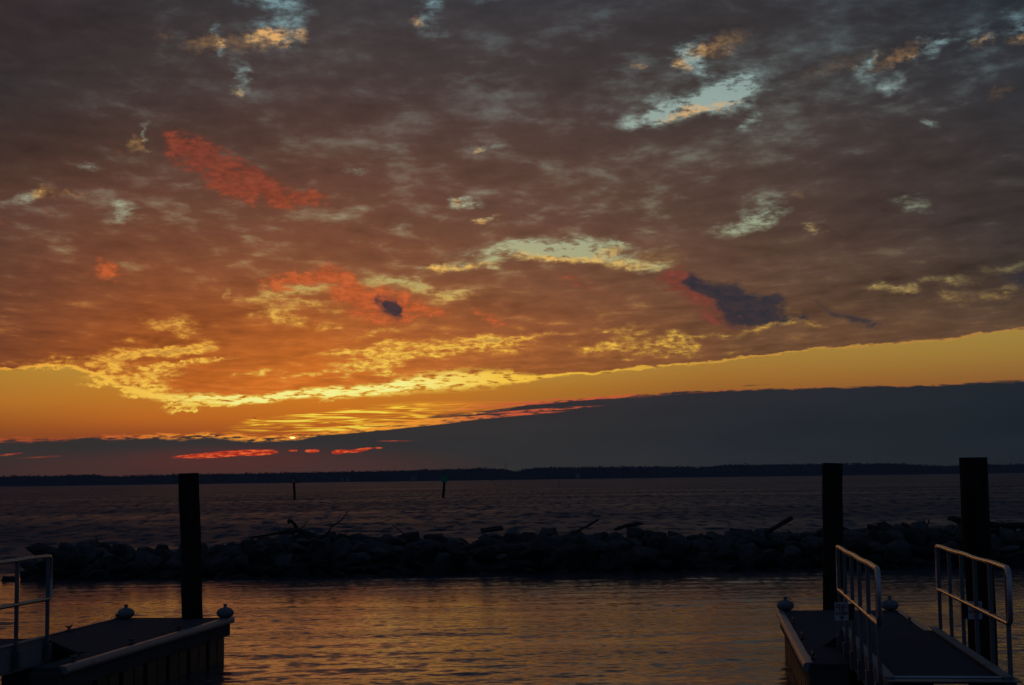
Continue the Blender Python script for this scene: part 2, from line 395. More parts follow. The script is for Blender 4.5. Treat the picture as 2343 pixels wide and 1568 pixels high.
bank = mixc(mul(warm, 0.10), bank, lin((170, 60, 30)))
sky = mixc(rng(bd, -0.02, 0.06), sky, bank)
# fringe: broken lit shreds along its top
fr_w = curve(AZ, [azel(x, 990)[:1] + (v,) for x, v in ((-300, .05), (0, .10), (100, .11), (200, .04), (260, .13), (450, .14), (560, .18), (700, .14), (760, .06), (900, .05), (1000, .05), (1171, .05), (1300, .05), (1600, .03), (2342, .02))])
fr_a = curve(AZ, [azel(x, 990)[:1] + (v,) for x, v in ((-300, .1), (0, .5), (180, .5), (240, .85), (450, .95), (700, 1.0), (1000, 1.0), (1200, .7), (1400, .5), (1600, .3), (1900, .22), (2342, .2))])
n_f = tex(AE, 5.0, 5.0, 0.62, off=(8, 6, 0), sc=(0.32, 2.2, 1), rot=-3)
fr = mth('DIVIDE', mth('ABSOLUTE', sub(bd, mul(fr_w, 0.2))), fr_w)
fr = mul(mul(rng(fr, 1.1, 0.2), rng(n_f, 0.42, 0.56)), fr_a)
FR_COL = mixc(rng(AZ, azel(150, 0)[0], azel(560, 0)[0]), lin((214, 92, 44)), lin((255, 160, 50)))
FR_COL = mixc(rng(AZ, azel(1000, 0)[0], azel(1250, 0)[0]), FR_COL, lin((212, 96, 58)))
sky = mixc(fr, sky, FR_COL)
# dark bars crossing the streaks where the bank begins
BARS = [(1120, 943, 120, 3.5, 5, 1.0), (1060, 948, 60, 4, 3, .9), (1230, 929, 120, 4, 6, .9), (1735, 880, 34, 2, 4, .6), (2110, 885, 20, 2, 10, .5), (2270, 875, 60, 3, 2, .6), (1960, 886, 60, 2, 2, .5)]
br = mul(rng(spots(AE, BARS), 0.1, 0.8), rng(st, 0.30, 0.50))
sky = mixc(mul(br, 0.85), sky, bank)
LINES = [(1000, 962, 130, 4, 3, 1.0), (1130, 952, 130, 3, 3, .9), (1240, 938, 110, 2.5, 3, .8), (1150, 927, 120, 3, 5, 1.0), (1330, 914, 120, 2.2, 5, .7), (1390, 911, 90, 1.6, 3, .6), (1500, 906, 70, 1.2, 4, .3), (1620, 897, 60, 1.5, 3, .3), (860, 983, 100, 3, 5, 1.0), (960, 972, 90, 3, 4, .9)]
ln = mul(mth('POWER', rng(spots(AE, LINES), 0.05, 0.8), 1.3), rng(n_f, 0.34, 0.58))
sky = mixc(ln, sky, mixc(rng(AZ, azel(860, 0)[0], azel(1180, 0)[0]), lin((255, 165, 48)), lin((206, 92, 56))))
# red slits low in the bank and the last bit of sun
SLITS = [(515, 1039, 66, 5.5, 4, 1.0), (590, 1036, 34, 5.5, 2, 1.0), (450, 1043, 44, 3.5, 3, .7), (670, 1031, 9, 1.6, 0, .9), (714, 1032, 13, 3.2, 0, 1.0), (776, 1034, 14, 4, 4, 1.0), (800, 1033, 24, 2.6, 0, .8), (826, 1029, 22, 2.6, 8, 1.0), (867, 1025, 8, 1.6, 0, .5), (905, 1009, 40, 1.6, 0, .3), (800, 989, 14, 1.5, 0, .3), (20, 1040, 30, 2, 6, .35), (95, 1046, 50, 2, 3, .25)]
n_s = tex(AE, 6.0, 4.0, 0.6, off=(6, 1, 0), sc=(0.5, 2.6, 1), rot=-8)
sl = mul(rng(spots(AE, SLITS), 0.10, 0.62), rng(n_s, 0.24, 0.5, 0.45, 1.0))
SL_COL = mixc(rng(n_s, 0.45, 0.66), lin((196, 50, 24)), lin((255, 112, 46)))
sky = mixc(sl, sky, SL_COL)
sun_ = spots(AE, [(671, 1001.5, 10, 2.0, 1, 1.0)])
sky = mixc(rng(sun_, 0.1, 0.8), sky, lin((255, 150, 40)))
sky = add_c = mixc(rng(spots(AE, [(669, 1001.5, 5, 1.9, 0, 1.0)]), 0.15, 0.6), sky, (2.2, 1.7, 0.55))

# ragged low scud: glowing red, or dark where the light no longer reaches it
n_r = tex(AE, 1.9, 6.0, 0.66, off=(13, 13, 0), sc=(0.75, 1.25, 1), rot=24)
RED = [(420, 338, 42, 30, -30, 1.0), (465, 366, 60, 34, -22, 1.0), (530, 402, 80, 32, -26, 1.15), (600, 432, 80, 26, -16, 1.15), (660, 448, 60, 16, -8, .9), (715, 448, 30, 12, -10, .7), (520, 440, 40, 16, -30, .8), (640, 465, 30, 10, -30, .7), (565, 375, 50, 12, -40, .45),
       (238, 622, 36, 18, -10, .85), (250, 610, 14, 16, 0, .5), (265, 332, 20, 6, -45, .45), (182, 332, 14, 12, 0, .3), (108, 492, 26, 6, -40, .35), (5, 507, 20, 10, -20, .6),
       (650, 648, 50, 16, 10, .95), (710, 634, 60, 14, -4, 1.05), (768, 642, 46, 22, -30, 1.1), (800, 672, 60, 26, -36, 1.1), (850, 704, 66, 30, -14, 1.2), (905, 690, 60, 26, -20, 1.0), (960, 706, 60, 12, -10, .8), (1010, 718, 30, 8, -10, .5), (625, 655, 20, 12, 0, .6),
       (1345, 655, 54, 11, -15, .62), (1320, 648, 20, 10, -30, .4), (1120, 728, 32, 11, -30, .72), (1145, 738, 24, 7, -10, .5),
       (1545, 640, 34, 26, -35, .9), (1580, 672, 50, 28, -40, .85), (1635, 712, 60, 26, -35, .7), (1690, 725, 50, 20, -10, .45), (1660, 648, 30, 12, -40, .35),
       (1920, 612, 30, 10, 0, .25), (2170, 608, 30, 10, 0, .25)]
rs0 = spots(AEF, RED, 1.8, True)
rs = mul(rs0, mad(mad(sub(n_r, 0.5), 3.4, mul(sub(n_puff, 0.5), 2.6)), 0.8, 1.0))
rm = rng(rs, 0.10, 1.3, 0.0, 0.90)
RED_COL = mixc(rng(EL, 12.0, 6.5), lin((130, 62, 45)), lin((196, 94, 48)))
RED_COL = mixc(rng(AZ, azel(1100, 0)[0], azel(1400, 0)[0]), RED_COL, lin((124, 62, 50)))
RED_COL = scale_c(RED_COL, mad(sub(n_r, 0.5), 1.0, mad(sub(n_puff, 0.5), 0.9, 0.95)))
sky = mixc(rm, sky, RED_COL)
DARK = [(886, 700, 30, 20, -20, 1.3), (905, 706, 16, 18, 0, .7), (780, 655, 26, 10, -35, .35),
        (1600, 655, 34, 16, -20, 1.0), (1650, 675, 54, 22, -24, 1.25), (1700, 700, 60, 26, -24, 1.3), (1755, 706, 40, 30, 0, 1.2), (1665, 720, 40, 20, -30, .9), (1740, 735, 60, 14, 0, .8), (1580, 640, 20, 14, -20, .7), (1690, 655, 24, 14, 10, .6), (1775, 685, 20, 14, 20, .8), (1830, 728, 30, 14, 0, .6), (1838, 738, 8, 20, 0, .55),
        (1890, 704, 60, 7, -25, .5), (1940, 726, 50, 9, -25, .6), (1975, 738, 30, 12, -20, .65), (2000, 744, 16, 10, -40, .5), (2325, 632, 50, 18, -8, .8), (2342, 640, 20, 22, 0, .8), (318, 255, 22, 20, 0, .32)]
ds0 = spots(AEF, DARK, 1.6, True)
ds = mul(ds0, mad(mad(sub(n_r, 0.5), 2.2, mul(sub(n_puff, 0.5), 1.0)), 0.8, 1.0))
dm = rng(ds, 0.15, 1.2, 0.0, 0.95)
DARK_COL = mixc(rng(n_r, 0.35, 0.65), lin((44, 45, 54)), lin((60, 52, 56)))
sky = mixc(dm, sky, DARK_COL)

# the rest of the vault: dusk blue-grey behind the viewer, taken from a low-sun Nishita sky plus cloud
nish = wn('ShaderNodeTexSky', sky_type='NISHITA')
nish.sun_disc = False
nish.sun_elevation = R(SUN_EL)
nish.sun_rotation = R(SUN_AZ)
nish.air_density, nish.dust_density, nish.ozone_density = 1.0, 1.0, 2.0
dusk = scale_c(nish.outputs[0], 0.03)
back_cloud = scale_c(lin((44, 62, 90)), mad(sub(n_soft, 0.5), 1.6, 1.0))
back = mixc(0.3, back_cloud, dusk)
side = mth('MAXIMUM', rng(mth('ABSOLUTE', AZ), 35.0, 95.0), rng(EL, 30.0, 75.0))
sky = mixc(side, sky, back)
bg = wn('ShaderNodeBackground')
WT.links.new(sky, bg.inputs['Color'])
bg.inputs['Strength'].default_value = 1.0
wo = wn('ShaderNodeOutputWorld')
WT.links.new(bg.outputs[0], wo.inputs['Surface'])

# ---------------------------------------------------------------- sun: only a sliver shows through the bank
sl_ = bpy.data.lights.new("sun", 'SUN')
sl_.energy = 0.006
sl_.angle = R(12)
sl_.color = (1.0, 0.52, 0.22)
sun = bpy.data.objects.new("sun", sl_)
scene.collection.objects.link(sun)
sd = Vector((math.sin(R(SUN_AZ)) * math.cos(R(SUN_EL)), math.cos(R(SUN_AZ)) * math.cos(R(SUN_EL)), math.sin(R(SUN_EL))))
sun.rotation_euler = sd.to_track_quat('Z', 'Y').to_euler()

# ================================================================ building helpers
rnd = random.Random(11)
COL = scene.collection


class MB:
    """Collects shapes and links them as one mesh object."""

    def __init__(self):
        self.v, self.f = [], []

    def add(self, vs, fs):
        k = len(self.v)
        self.v += [tuple(p) for p in vs]
        self.f += [tuple(i + k for i in f) for f in fs]
        return self

    def box(self, c, ax, half):
        """Box from its centre, three unit axes and three half sizes."""
        c = Vector(c)
        A = [Vector(a) * h for a, h in zip(ax, half)]
        vs = [c + A[0] * i + A[1] * j + A[2] * k for i in (-1, 1) for j in (-1, 1) for k in (-1, 1)]
        return self.add(vs, [(0, 1, 3, 2), (4, 6, 7, 5), (0, 4, 5, 1), (2, 3, 7, 6), (0, 2, 6, 4), (1, 5, 7, 3)])

    def prism(self, poly, z0, z1):
        """Upright prism on a plan polygon (counter-clockwise)."""
        n = len(poly)
        vs = [(p[0], p[1], z0) for p in poly] + [(p[0], p[1], z1) for p in poly]
        fs = [tuple(reversed(range(n))), tuple(range(n, 2 * n))]
        fs += [(i, (i + 1) % n, (i + 1) % n + n, i + n) for i in range(n)]
        return self.add(vs, fs)

    def tube(self, pts, rad, n=10, wob=0.0, seed=0):
        """Round tube along points; rad a number or a list."""
        pts = [Vector(p) for p in pts]
        r_ = random.Random(seed)
        rads = rad if isinstance(rad, (list, tuple)) else [rad] * len(pts)
        k = len(self.v)
        up = Vector((0, 0, 1))
        prev = None
        for i, p in enumerate(pts):
            t = (pts[min(i + 1, len(pts) - 1)] - pts[max(i - 1, 0)]).normalized()
            if prev is None:
                s = t.cross(up)
                if s.length < 0.05:
                    s = t.cross(Vector((1, 0, 0)))
                s.normalize()
            else:
                s = (prev - t * prev.dot(t)).normalized()
            prev = s
            u = s.cross(t)
            for j in range(n):
                a = 2 * math.pi * j / n
                rr = rads[i] * (1 + wob * (r_.random() - 0.5))
                self.v.append(tuple(p + (s * math.cos(a) + u * math.sin(a)) * rr))
        for i in range(len(pts) - 1):
            for j in range(n):
                a, b = k + i * n + j, k + i * n + (j + 1) % n
                self.f.append((a, b, b + n, a + n))
        self.f.append(tuple(k + j for j in reversed(range(n))))
        self.f.append(tuple(k + (len(pts) - 1) * n + j for j in range(n)))
        return self

    def lathe(self, c, prof, n=24):
        c = Vector(c)
        k = len(self.v)
        for r, z in prof:
            for j in range(n):
                a = 2 * math.pi * j / n
                self.v.append(tuple(c + Vector((r * math.cos(a), r * math.sin(a), z))))
        for i in range(len(prof) - 1):
            for j in range(n):
                a, b = k + i * n + j, k + i * n + (j + 1) % n
                self.f.append((a, b, b + n, a + n))
        self.f.append(tuple(k + j for j in reversed(range(n))))
        self.f.append(tuple(k + (len(prof) - 1) * n + j for j in range(n)))
        return self

    def build(self, name, mat, parent=None, smooth=None, bevel=0.0):
        me = bpy.data.meshes.new(name)
        off = Vector(parent.location) if parent and parent.type == 'EMPTY' else Vector((0, 0, 0))
        if parent and parent.type == 'MESH' and parent.parent:
            off = Vector(parent.parent.location)
        me.from_pydata([tuple(Vector(p) - off) for p in self.v], [], self.f)
        me.update()
        o = bpy.data.objects.new(name, me)
        COL.objects.link(o)
        me.materials.append(mat)
        if parent:
            o.parent = parent
        if smooth is not None:
            me.shade_smooth() if smooth >= 180 else me.shade_flat()
            if 0 < smooth < 180:
                me.shade_smooth()
                try:
                    me.set_sharp_from_angle(angle=R(smooth))
                except Exception:
                    pass
        if bevel:
            md = o.modifiers.new("bevel", 'BEVEL')
            md.width, md.segments, md.limit_method = bevel, 2, 'ANGLE'
        return o


def thing(name, loc, label, cat, group=None):
    o = bpy.data.objects.new(name, None)
    COL.objects.link(o)
    o.location = loc
    o.empty_display_size = 0.2
    return tag(o, label, cat, group)


def tag(o, label, cat, group=None):
    o['label'], o['category'] = label, cat
    if group:
        o['group'] = group
    return o


def struct(o, kind='structure'):
    o['kind'] = kind
    return o


def copy_tree(o, parent=None):
    c = o.copy()
    COL.objects.link(c)
    c.parent = parent
    for ch in list(o.children):
        copy_tree(ch, c)
    return c


def mat(name, col, rough=0.6, metal=0.0, var=0.25, scale=6.0, bump=0.0, bscale=None, stretch=(1, 1, 1), spec=0.5, coords='Object', dirt=None):
    """Principled surface with uneven tone, a little relief and uneven gloss."""
    m = bpy.data.materials.new(name)
    m.use_nodes = True
    nt = m.node_tree
    p = nt.nodes['Principled BSDF']
    tc = nt.nodes.new('ShaderNodeTexCoord')
    mp = nt.nodes.new('ShaderNodeMapping')
    mp.inputs['Scale'].default_value = stretch
    nt.links.new(tc.outputs[coords], mp.inputs[0])
    nz = nt.nodes.new('ShaderNodeTexNoise')
    nz.inputs['Scale'].default_value = scale
    nz.inputs['Detail'].default_value = 6
    nt.links.new(mp.outputs[0], nz.inputs['Vector'])
    cr = nt.nodes.new('ShaderNodeValToRGB')
    cr.color_ramp.elements[0].position, cr.color_ramp.elements[1].position = 0.3, 0.72
    a = dirt if dirt else tuple(c * (1 - var) for c in col)
    cr.color_ramp.elements[0].color = (*a, 1)
    cr.color_ramp.elements[1].color = (*[min(1, c * (1 + var)) for c in col], 1)
    nt.links.new(nz.outputs['Fac'], cr.inputs[0])
    nt.links.new(cr.outputs[0], p.inputs['Base Color'])
    rr = nt.nodes.new('ShaderNodeMapRange')
    rr.inputs['To Min'].default_value, rr.inputs['To Max'].default_value = max(0.03, rough - 0.12), min(1, rough + 0.12)
    nt.links.new(nz.outputs['Fac'], rr.inputs['Value'])
    nt.links.new(rr.outputs[0], p.inputs['Roughness'])
    p.inputs['Metallic'].default_value = metal
    p.inputs['Specular IOR Level'].default_value = spec
    if bump:
        n2 = nt.nodes.new('ShaderNodeTexNoise')
        n2.inputs['Scale'].default_value = bscale or scale * 3
        n2.inputs['Detail'].default_value = 8
        nt.links.new(mp.outputs[0], n2.inputs['Vector'])
        bp = nt.nodes.new('ShaderNodeBump')
        bp.inputs['Strength'].default_value = 0.8
        bp.inputs['Distance'].default_value = bump
        nt.links.new(n2.outputs['Fac'], bp.inputs['Height'])
        nt.links.new(bp.outputs[0], p.inputs['Normal'])
    return m


M_PILE = mat('piling_timber', (0.030, 0.022, 0.016), 0.9, var=0.45, scale=5, bump=0.006, bscale=22, stretch=(3, 3, 0.25), spec=0.15)
M_DECK = mat('deck_composite', (0.060, 0.067, 0.078), 0.85, var=0.18, scale=3.0, bump=0.002, bscale=60, spec=0.06)
M_FASCIA = mat('fascia_timber', (0.075, 0.070, 0.065), 0.8, var=0.3, scale=3, bump=0.002, stretch=(0.6, 0.6, 4), spec=0.3)
M_RUB = mat('vinyl_rub_rail', (0.20, 0.205, 0.215), 0.34, var=0.25, scale=7, bump=0.0008, spec=0.5)
M_TUB = mat('float_tub_plastic', (0.03, 0.028, 0.026), 0.55, var=0.3, scale=4, bump=0.001)
M_ALU = mat('weathered_aluminium', (0.42, 0.43, 0.45), 0.24, metal=0.95, var=0.12, scale=9, bump=0.0005, bscale=60)
M_POST = mat('galvanised_post', (0.15, 0.155, 0.165), 0.5, metal=0.4, var=0.15, scale=9, bump=0.0005, bscale=60)
M_BEAM = mat('painted_beam', (0.24, 0.23, 0.21), 0.65, var=0.18, scale=2.2, bump=0.001, bscale=30, spec=0.3)
M_PLATE = mat('hinge_plate_steel', (0.16, 0.17, 0.18), 0.42, metal=0.6, var=0.2, scale=6, bump=0.0008)
M_GALV = mat('cleat_steel', (0.10, 0.10, 0.10), 0.5, metal=0.6, var=0.3, scale=20)
M_BUMP = mat('bumper_vinyl', (0.17, 0.175, 0.175), 0.6, var=0.22, scale=14, bump=0.001, spec=0.4)
M_SIGN = mat('sign_white', (0.52, 0.54, 0.55), 0.5, var=0.06, scale=8)
M_RED = mat('sign_red', (0.36, 0.025, 0.02), 0.5, var=0.1, scale=8)
M_BLACK = mat('bracket_black', (0.012, 0.012, 0.012), 0.6, var=0.2, scale=8)
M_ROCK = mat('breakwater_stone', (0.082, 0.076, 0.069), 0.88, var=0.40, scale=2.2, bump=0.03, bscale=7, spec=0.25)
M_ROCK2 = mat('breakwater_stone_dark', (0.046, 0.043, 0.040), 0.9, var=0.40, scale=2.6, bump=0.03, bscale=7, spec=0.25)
M_ROCK3 = mat('breakwater_stone_black', (0.010, 0.010, 0.009), 0.75, var=0.4, scale=2.6, bump=0.02, bscale=7, spec=0.25)  # near-black stone tone given to the lower rows
M_CORE = mat('breakwater_core_stone', (0.025, 0.023, 0.022), 0.95, var=0.4, scale=3, bump=0.05, bscale=3)
M_DRIFT = mat('driftwood', (0.05, 0.042, 0.034), 0.9, var=0.35, scale=8, bump=0.01, bscale=14, stretch=(1, 1, 1), spec=0.15)
M_TREE = mat('far_foliage', (0.042, 0.052, 0.050), 0.95, var=0.35, scale=0.05, spec=0.05)
M_SHORE = mat('shore_earth', (0.05, 0.05, 0.042), 0.95, var=0.3, scale=0.02, spec=0.1)
M_GREEN = mat('dayboard_green', (0.015, 0.34, 0.15), 0.6, var=0.1, scale=2)
M_REDB = mat('dayboard_red', (0.40, 0.26, 0.20), 0.6, var=0.1, scale=2)
M_BIRD = mat('bird_feathers', (0.06, 0.055, 0.05), 0.8, var=0.3, scale=10)
M_WALLW = mat('house_siding', (0.20, 0.20, 0.22), 0.8, var=0.1, scale=0.3)
M_ROOF = mat('house_roofing', (0.06, 0.06, 0.065), 0.9, var=0.2, scale=0.3)
M_QUAY = mat('quay_concrete', (0.22, 0.21, 0.19), 0.85, var=0.25, scale=1.2, bump=0.004, bscale=12)

# ================================================================ water
mw = bpy.data.materials.new('bay_water')
mw.use_nodes = True
nt = mw.node_tree
p = nt.nodes['Principled BSDF']
p.inputs['Base Color'].default_value = (0.026, 0.044, 0.066, 1)
p.inputs['Roughness'].default_value = 0.06
p.inputs['IOR'].default_value = 1.333
g = nt.nodes.new('ShaderNodeNewGeometry')


def ripple_tex(sc, st, detail, out='Fac'):
    mp = nt.nodes.new('ShaderNodeMapping')
    mp.inputs['Scale'].default_value = st
    nt.links.new(g.outputs['Position'], mp.inputs[0])
    n = nt.nodes.new('ShaderNodeTexNoise')
    n.noise_dimensions = '2D'
    n.inputs['Scale'].default_value = sc
    n.inputs['Detail'].default_value = detail
    n.inputs['Roughness'].default_value = 0.55
    nt.links.new(mp.outputs[0], n.inputs['Vector'])
    return n.outputs[out]


def mnode(op, a, b, c_=None):
    n = nt.nodes.new('ShaderNodeMath')
    n.operation = op
    for s, v in zip(n.inputs, (a, b, c_)):
        if isinstance(v, bpy.types.NodeSocket):
            nt.links.new(v, s)
        elif v is not None:
            s.default_value = v
    return n.outputs[0]


def vnode(op, a, b):
    n = nt.nodes.new('ShaderNodeVectorMath')
    n.operation = op
    for s, v in zip(n.inputs, (a, b)):
        if isinstance(v, bpy.types.NodeSocket):
            nt.links.new(v, s)
        else:
            s.default_value = v
    return n.outputs[0]


def scaled(v, f):
    n = nt.nodes.new('ShaderNodeVectorMath')
    n.operation = 'SCALE'
    nt.links.new(v, n.inputs[0])
    if isinstance(f, bpy.types.NodeSocket):
        nt.links.new(f, n.inputs['Scale'])
    else:
        n.inputs['Scale'].default_value = f
    return n.outputs[0]


# wave facets finer than the mesh: slopes taken straight from noise, so they hold at any distance
rip_a = vnode('SUBTRACT', ripple_tex(7.5, (0.6, 1.0, 1.0), 4, 'Color'), (0.5, 0.5, 0.5))      # hand-wide ripples
rip_b = vnode('SUBTRACT', ripple_tex(1.1, (1.0, 0.34, 1.0), 4, 'Color'), (0.5, 0.5, 0.5))    # wind chop, open water only
att = nt.nodes.new('ShaderNodeAttribute')
att.attribute_name = 'open_water'
OPENW = att.outputs['Fac']


def remap(v, a, b, lo, hi):
    n = nt.nodes.new('ShaderNodeMapRange')
    n.inputs['From Min'].default_value, n.inputs['From Max'].default_value = a, b
    n.inputs['To Min'].default_value, n.inputs['To Max'].default_value = lo, hi
    nt.links.new(v, n.inputs['Value'])
    return n.outputs[0]


gust_o = remap(ripple_tex(0.06, (0.30, 1.0, 1.0), 4), 0.3, 0.7, 0.7, 1.35)    # cat's-paws on the open water
gust_l = remap(ripple_tex(0.55, (0.16, 1.0, 1.0), 4), 0.35, 0.68, 0.5, 1.45)   # calmer and rougher bands inside
calm = mnode('SUBTRACT', 1.0, OPENW)
k_a = mnode('MULTIPLY_ADD', mnode('MULTIPLY', calm, gust_l), 0.30, mnode('MULTIPLY', OPENW, 0.6))
k_b = mnode('MULTIPLY', mnode('MULTIPLY', OPENW, gust_o), 2.3)
slope = vnode('ADD', scaled(rip_a, k_a), scaled(rip_b, k_b))
slope = vnode('MULTIPLY', slope, (0.8, 1.0, 0.0))
nrm_ = vnode('NORMALIZE', vnode('ADD', g.outputs['Normal'], slope), (0, 0, 0))
nt.links.new(nrm_, p.inputs['Normal'])
nt.links.new(mnode('MULTIPLY_ADD', mnode('MULTIPLY', OPENW, gust_o), 0.37, mnode('MULTIPLY_ADD', mnode('MULTIPLY', calm, gust_l), 0.06, 0.10)), p.inputs['Roughness'])


def smooth01(x, a, b):
    t = np.clip((x - a) / (b - a), 0, 1)
    return t * t * (3 - 2 * t)


ys = list(np.arange(-40, 8, 2.0))
y = 8.0
while y < 7000:
    ys.append(y)
    y += max(0.05, y * 0.0035) if y < 60 else (y * 0.006 if y < 400 else y * 0.05)
ys = np.array(ys)
NC = 420
us = np.linspace(-1, 1, NC)
Yg = np.repeat(ys[:, None], NC, 1)
half = 0.55 * np.maximum(ys, 0) + 14 + np.maximum(0, ys - 400) * 0.6
Xg = us[None, :] * half[:, None]
dxg = (half * 2 / NC)[:, None]
dyg = np.gradient(ys)[:, None]
outer = np.maximum(smooth01(Yg, 43.5, 48.0), smooth01(-Xg, 13.0, 17.0) * smooth01(Yg, 30.0, 44.0))
Zg = np.zeros_like(Xg)
rs_ = np.random.RandomState(5)
gustg = 0.75 + 0.5 * np.sin(Xg * 0.31 + 1.3 * np.sin(Yg * 0.5)) * np.sin(Yg * 0.83 + 1.1 * np.sin(Xg * 0.21))
for i in range(90):
    lagoon = i < 45
    lam = math.exp(rs_.uniform(math.log(0.28), math.log(1.7))) if lagoon else math.exp(rs_.uniform(math.log(0.7), math.log(7.0)))
    th = math.pi / 2 + rs_.normal(0, 0.42 if lagoon else 0.55)
    k = 2 * math.pi / lam
    slope = (0.0085 if lagoon else 0.018) * rs_.uniform(0.6, 1.3)
    ph = rs_.uniform(0, 2 * math.pi)
    kx, ky = k * math.cos(th), k * math.sin(th)
    fade = smooth01(np.minimum(lam / (dxg * abs(math.cos(th)) + 1e-3), lam / (dyg * abs(math.sin(th)) + 1e-3)), 2.5, 5.0)
    w = (1 - 0.75 * outer) * gustg if lagoon else outer
    Zg += slope / k * np.sin(kx * Xg + ky * Yg + ph) * fade * w
nr = len(ys)
me = bpy.data.meshes.new('water')
vs = np.stack([Xg, Yg, Zg], -1).reshape(-1, 3).astype(np.float32)
idx = np.arange(nr * NC).reshape(nr, NC)
quads = np.stack([idx[:-1, :-1], idx[:-1, 1:], idx[1:, 1:], idx[1:, :-1]], -1).reshape(-1, 4)
me.vertices.add(len(vs))
me.vertices.foreach_set('co', vs.ravel())
me.loops.add(quads.size)
me.loops.foreach_set('vertex_index', quads.ravel().astype(np.int32))
me.polygons.add(len(quads))
me.polygons.foreach_set('loop_start', np.arange(0, quads.size, 4, dtype=np.int32))
me.polygons.foreach_set('loop_total', np.full(len(quads), 4, dtype=np.int32))
me.update(calc_edges=True)
me.shade_smooth()
at = me.attributes.new('open_water', 'FLOAT', 'POINT')
at.data.foreach_set('value', outer.ravel().astype(np.float32))
me.materials.append(mw)
wo_ = bpy.data.objects.new('water', me)
COL.objects.link(wo_)
struct(wo_)

# sea bed far below closes the sheet from underneath
# ================================================================ far shore
D_SH = 2600.0
PROFILE = [(-700, 1092), (-200, 1091), (0, 1089), (40, 1087), (100, 1087.5), (200, 1084), (235, 1088), (320, 1086.5), (420, 1084), (470, 1083), (545, 1082), (650, 1079.5), (750, 1078), (870, 1076), (990, 1073), (1060, 1071), (1110, 1069.5), (1152, 1071.5), (1183, 1077), (1204, 1070.5), (1253, 1067), (1400, 1066.5), (1560, 1065.5), (1600, 1067), (1669, 1061.5), (1800, 1060.5), (1985, 1059), (2030, 1058), (2080, 1060), (2120, 1063), (2180, 1064), (2240, 1062), (2342, 1060.5), (2600, 1058), (3100, 1054)]
PX_, PY_ = [q[0] for q in PROFILE], [q[1] for q in PROFILE]


def wood_top(px):
    return at_depth(px, float(np.interp(px, PX_, PY_)), D_SH).z - 1.2


ws = np.random.RandomState(3)
wood = MB()
px = -640.0
cols_ = []
while px < 3000:                                    # a closed bank of crowns, front and back face
    P_ = at_depth(px, 1090, D_SH)
    cols_.append((P_.x, wood_top(px)))
    px += 2.2
k = len(wood.v)
jit = ws.normal(0, 1, (len(cols_), 4))
for i, (x, z) in enumerate(cols_):
    zz = max(5.0, z - 0.9 + 0.5 * jit[i, 0])
    wood.v += [(x, D_SH + jit[i, 1] * .3, 0.2), (x, D_SH + 2 + jit[i, 2] * .4, zz * 0.55), (x, D_SH + 6 + jit[i, 3] * .4, zz), (x, D_SH + 60, zz * 0.9), (x, D_SH + 80, 0.2)]
for i in range(len(cols_) - 1):
    for j in range(4):
        a = k + i * 5 + j
        wood.f.append((a, a + 5, a + 6, a + 1))
for n in range(15000):                              # leaf clumps roughen the face and the skyline
    px = ws.uniform(-620, 2980)
    P_ = at_depth(px, 1090, D_SH)
    z = wood_top(px)
    zc = z * (1 - ws.uniform(0, 1) ** 2.2 * 0.85) + ws.normal(0, 0.3)
    s = ws.uniform(0.6, 1.5)
    c = Vector((P_.x, D_SH - 3 + ws.uniform(0, 9), zc))
    q = [c + Vector(ws.normal(0, s, 3) * np.array([1.0, 0.7, 0.8])) for _ in range(3)]
    wood.add(q, [(0, 1, 2)])
for n in range(30):                                 # a few crowns stand above the rest
    px = ws.uniform(-600, 2950)
    P_ = at_depth(px, 1090, D_SH)
    z = wood_top(px)
    for m_ in range(34):
        a, rr = ws.uniform(0, 6.28), ws.uniform(0, 1) ** 0.5
        c = Vector((P_.x + math.cos(a) * rr * 4.2, D_SH + ws.uniform(-3, 3), z + math.sin(a) * rr * 1.3 - .2))
        q = [c + Vector(ws.normal(0, 0.9, 3)) for _ in range(3)]
        wood.add(q, [(0, 1, 2)])
struct(wood.build('far_woods', M_TREE), 'stuff')
sh = MB()
sh.add([(-1900, D_SH - 6, -1), (1900, D_SH - 6, -1), (1900, D_SH + 2, 1.0), (-1900, D_SH + 2, 1.0), (1900, D_SH + 900, 4), (-1900, D_SH + 900, 4)], [(0, 1, 2, 3), (3, 2, 4, 5)])
struct(sh.build('far_shore', M_SHORE))

HOUSES = [(783, 1092.5, 1101, 6, 'tall pale waterfront house, left of the pair near the triangle marker'), (795, 1091, 1098, 5, 'small pale waterfront house, right of the pair near the triangle marker'),
          (946, 1088.5, 1095, 14, 'long low pale house on the far shore left of the green marker'), (1321, 1078, 1088, 9, 'pale house among the far trees right of the green marker')]
for px, yt, yb, w, lab in HOUSES:
    c = at_depth(px, yb, D_SH - 14)
    t = at_depth(px, yt, D_SH - 14)
    hw = w * (D_SH - 14) / FPX / 2
    r_ = thing('waterfront_house', (c.x, c.y, 0.4), lab, 'house', 'houses on the far shore')
    hz = max(3.0, (t.z - 0.4) * 0.65)
    m = MB()
    m.box((c.x, c.y, 0.4 + hz / 2), ((1, 0, 0), (0, 1, 0), (0, 0, 1)), (hw, 4, hz / 2))
    m.build('wall', M_WALLW, r_)
    m = MB()
    x0, x1, y0, y1, z0, z1 = c.x - hw - .5, c.x + hw + .5, c.y - 4.5, c.y + 4.5, 0.4 + hz + .02, 0.4 + hz + 2.4
    m.add([(x0, y0, z0), (x1, y0, z0), (x1, y1, z0), (x0, y1, z0), (x0, c.y, z1), (x1, c.y, z1)], [(0, 1, 5, 4), (2, 3, 4, 5), (0, 4, 3), (1, 2, 5), (0, 3, 2, 1)])
    m.build('roof', M_ROOF, r_)
b0, t0 = at_depth(1157, 1074, D_SH + 90), at_depth(1157, 1058.5, D_SH + 90)
m = MB()
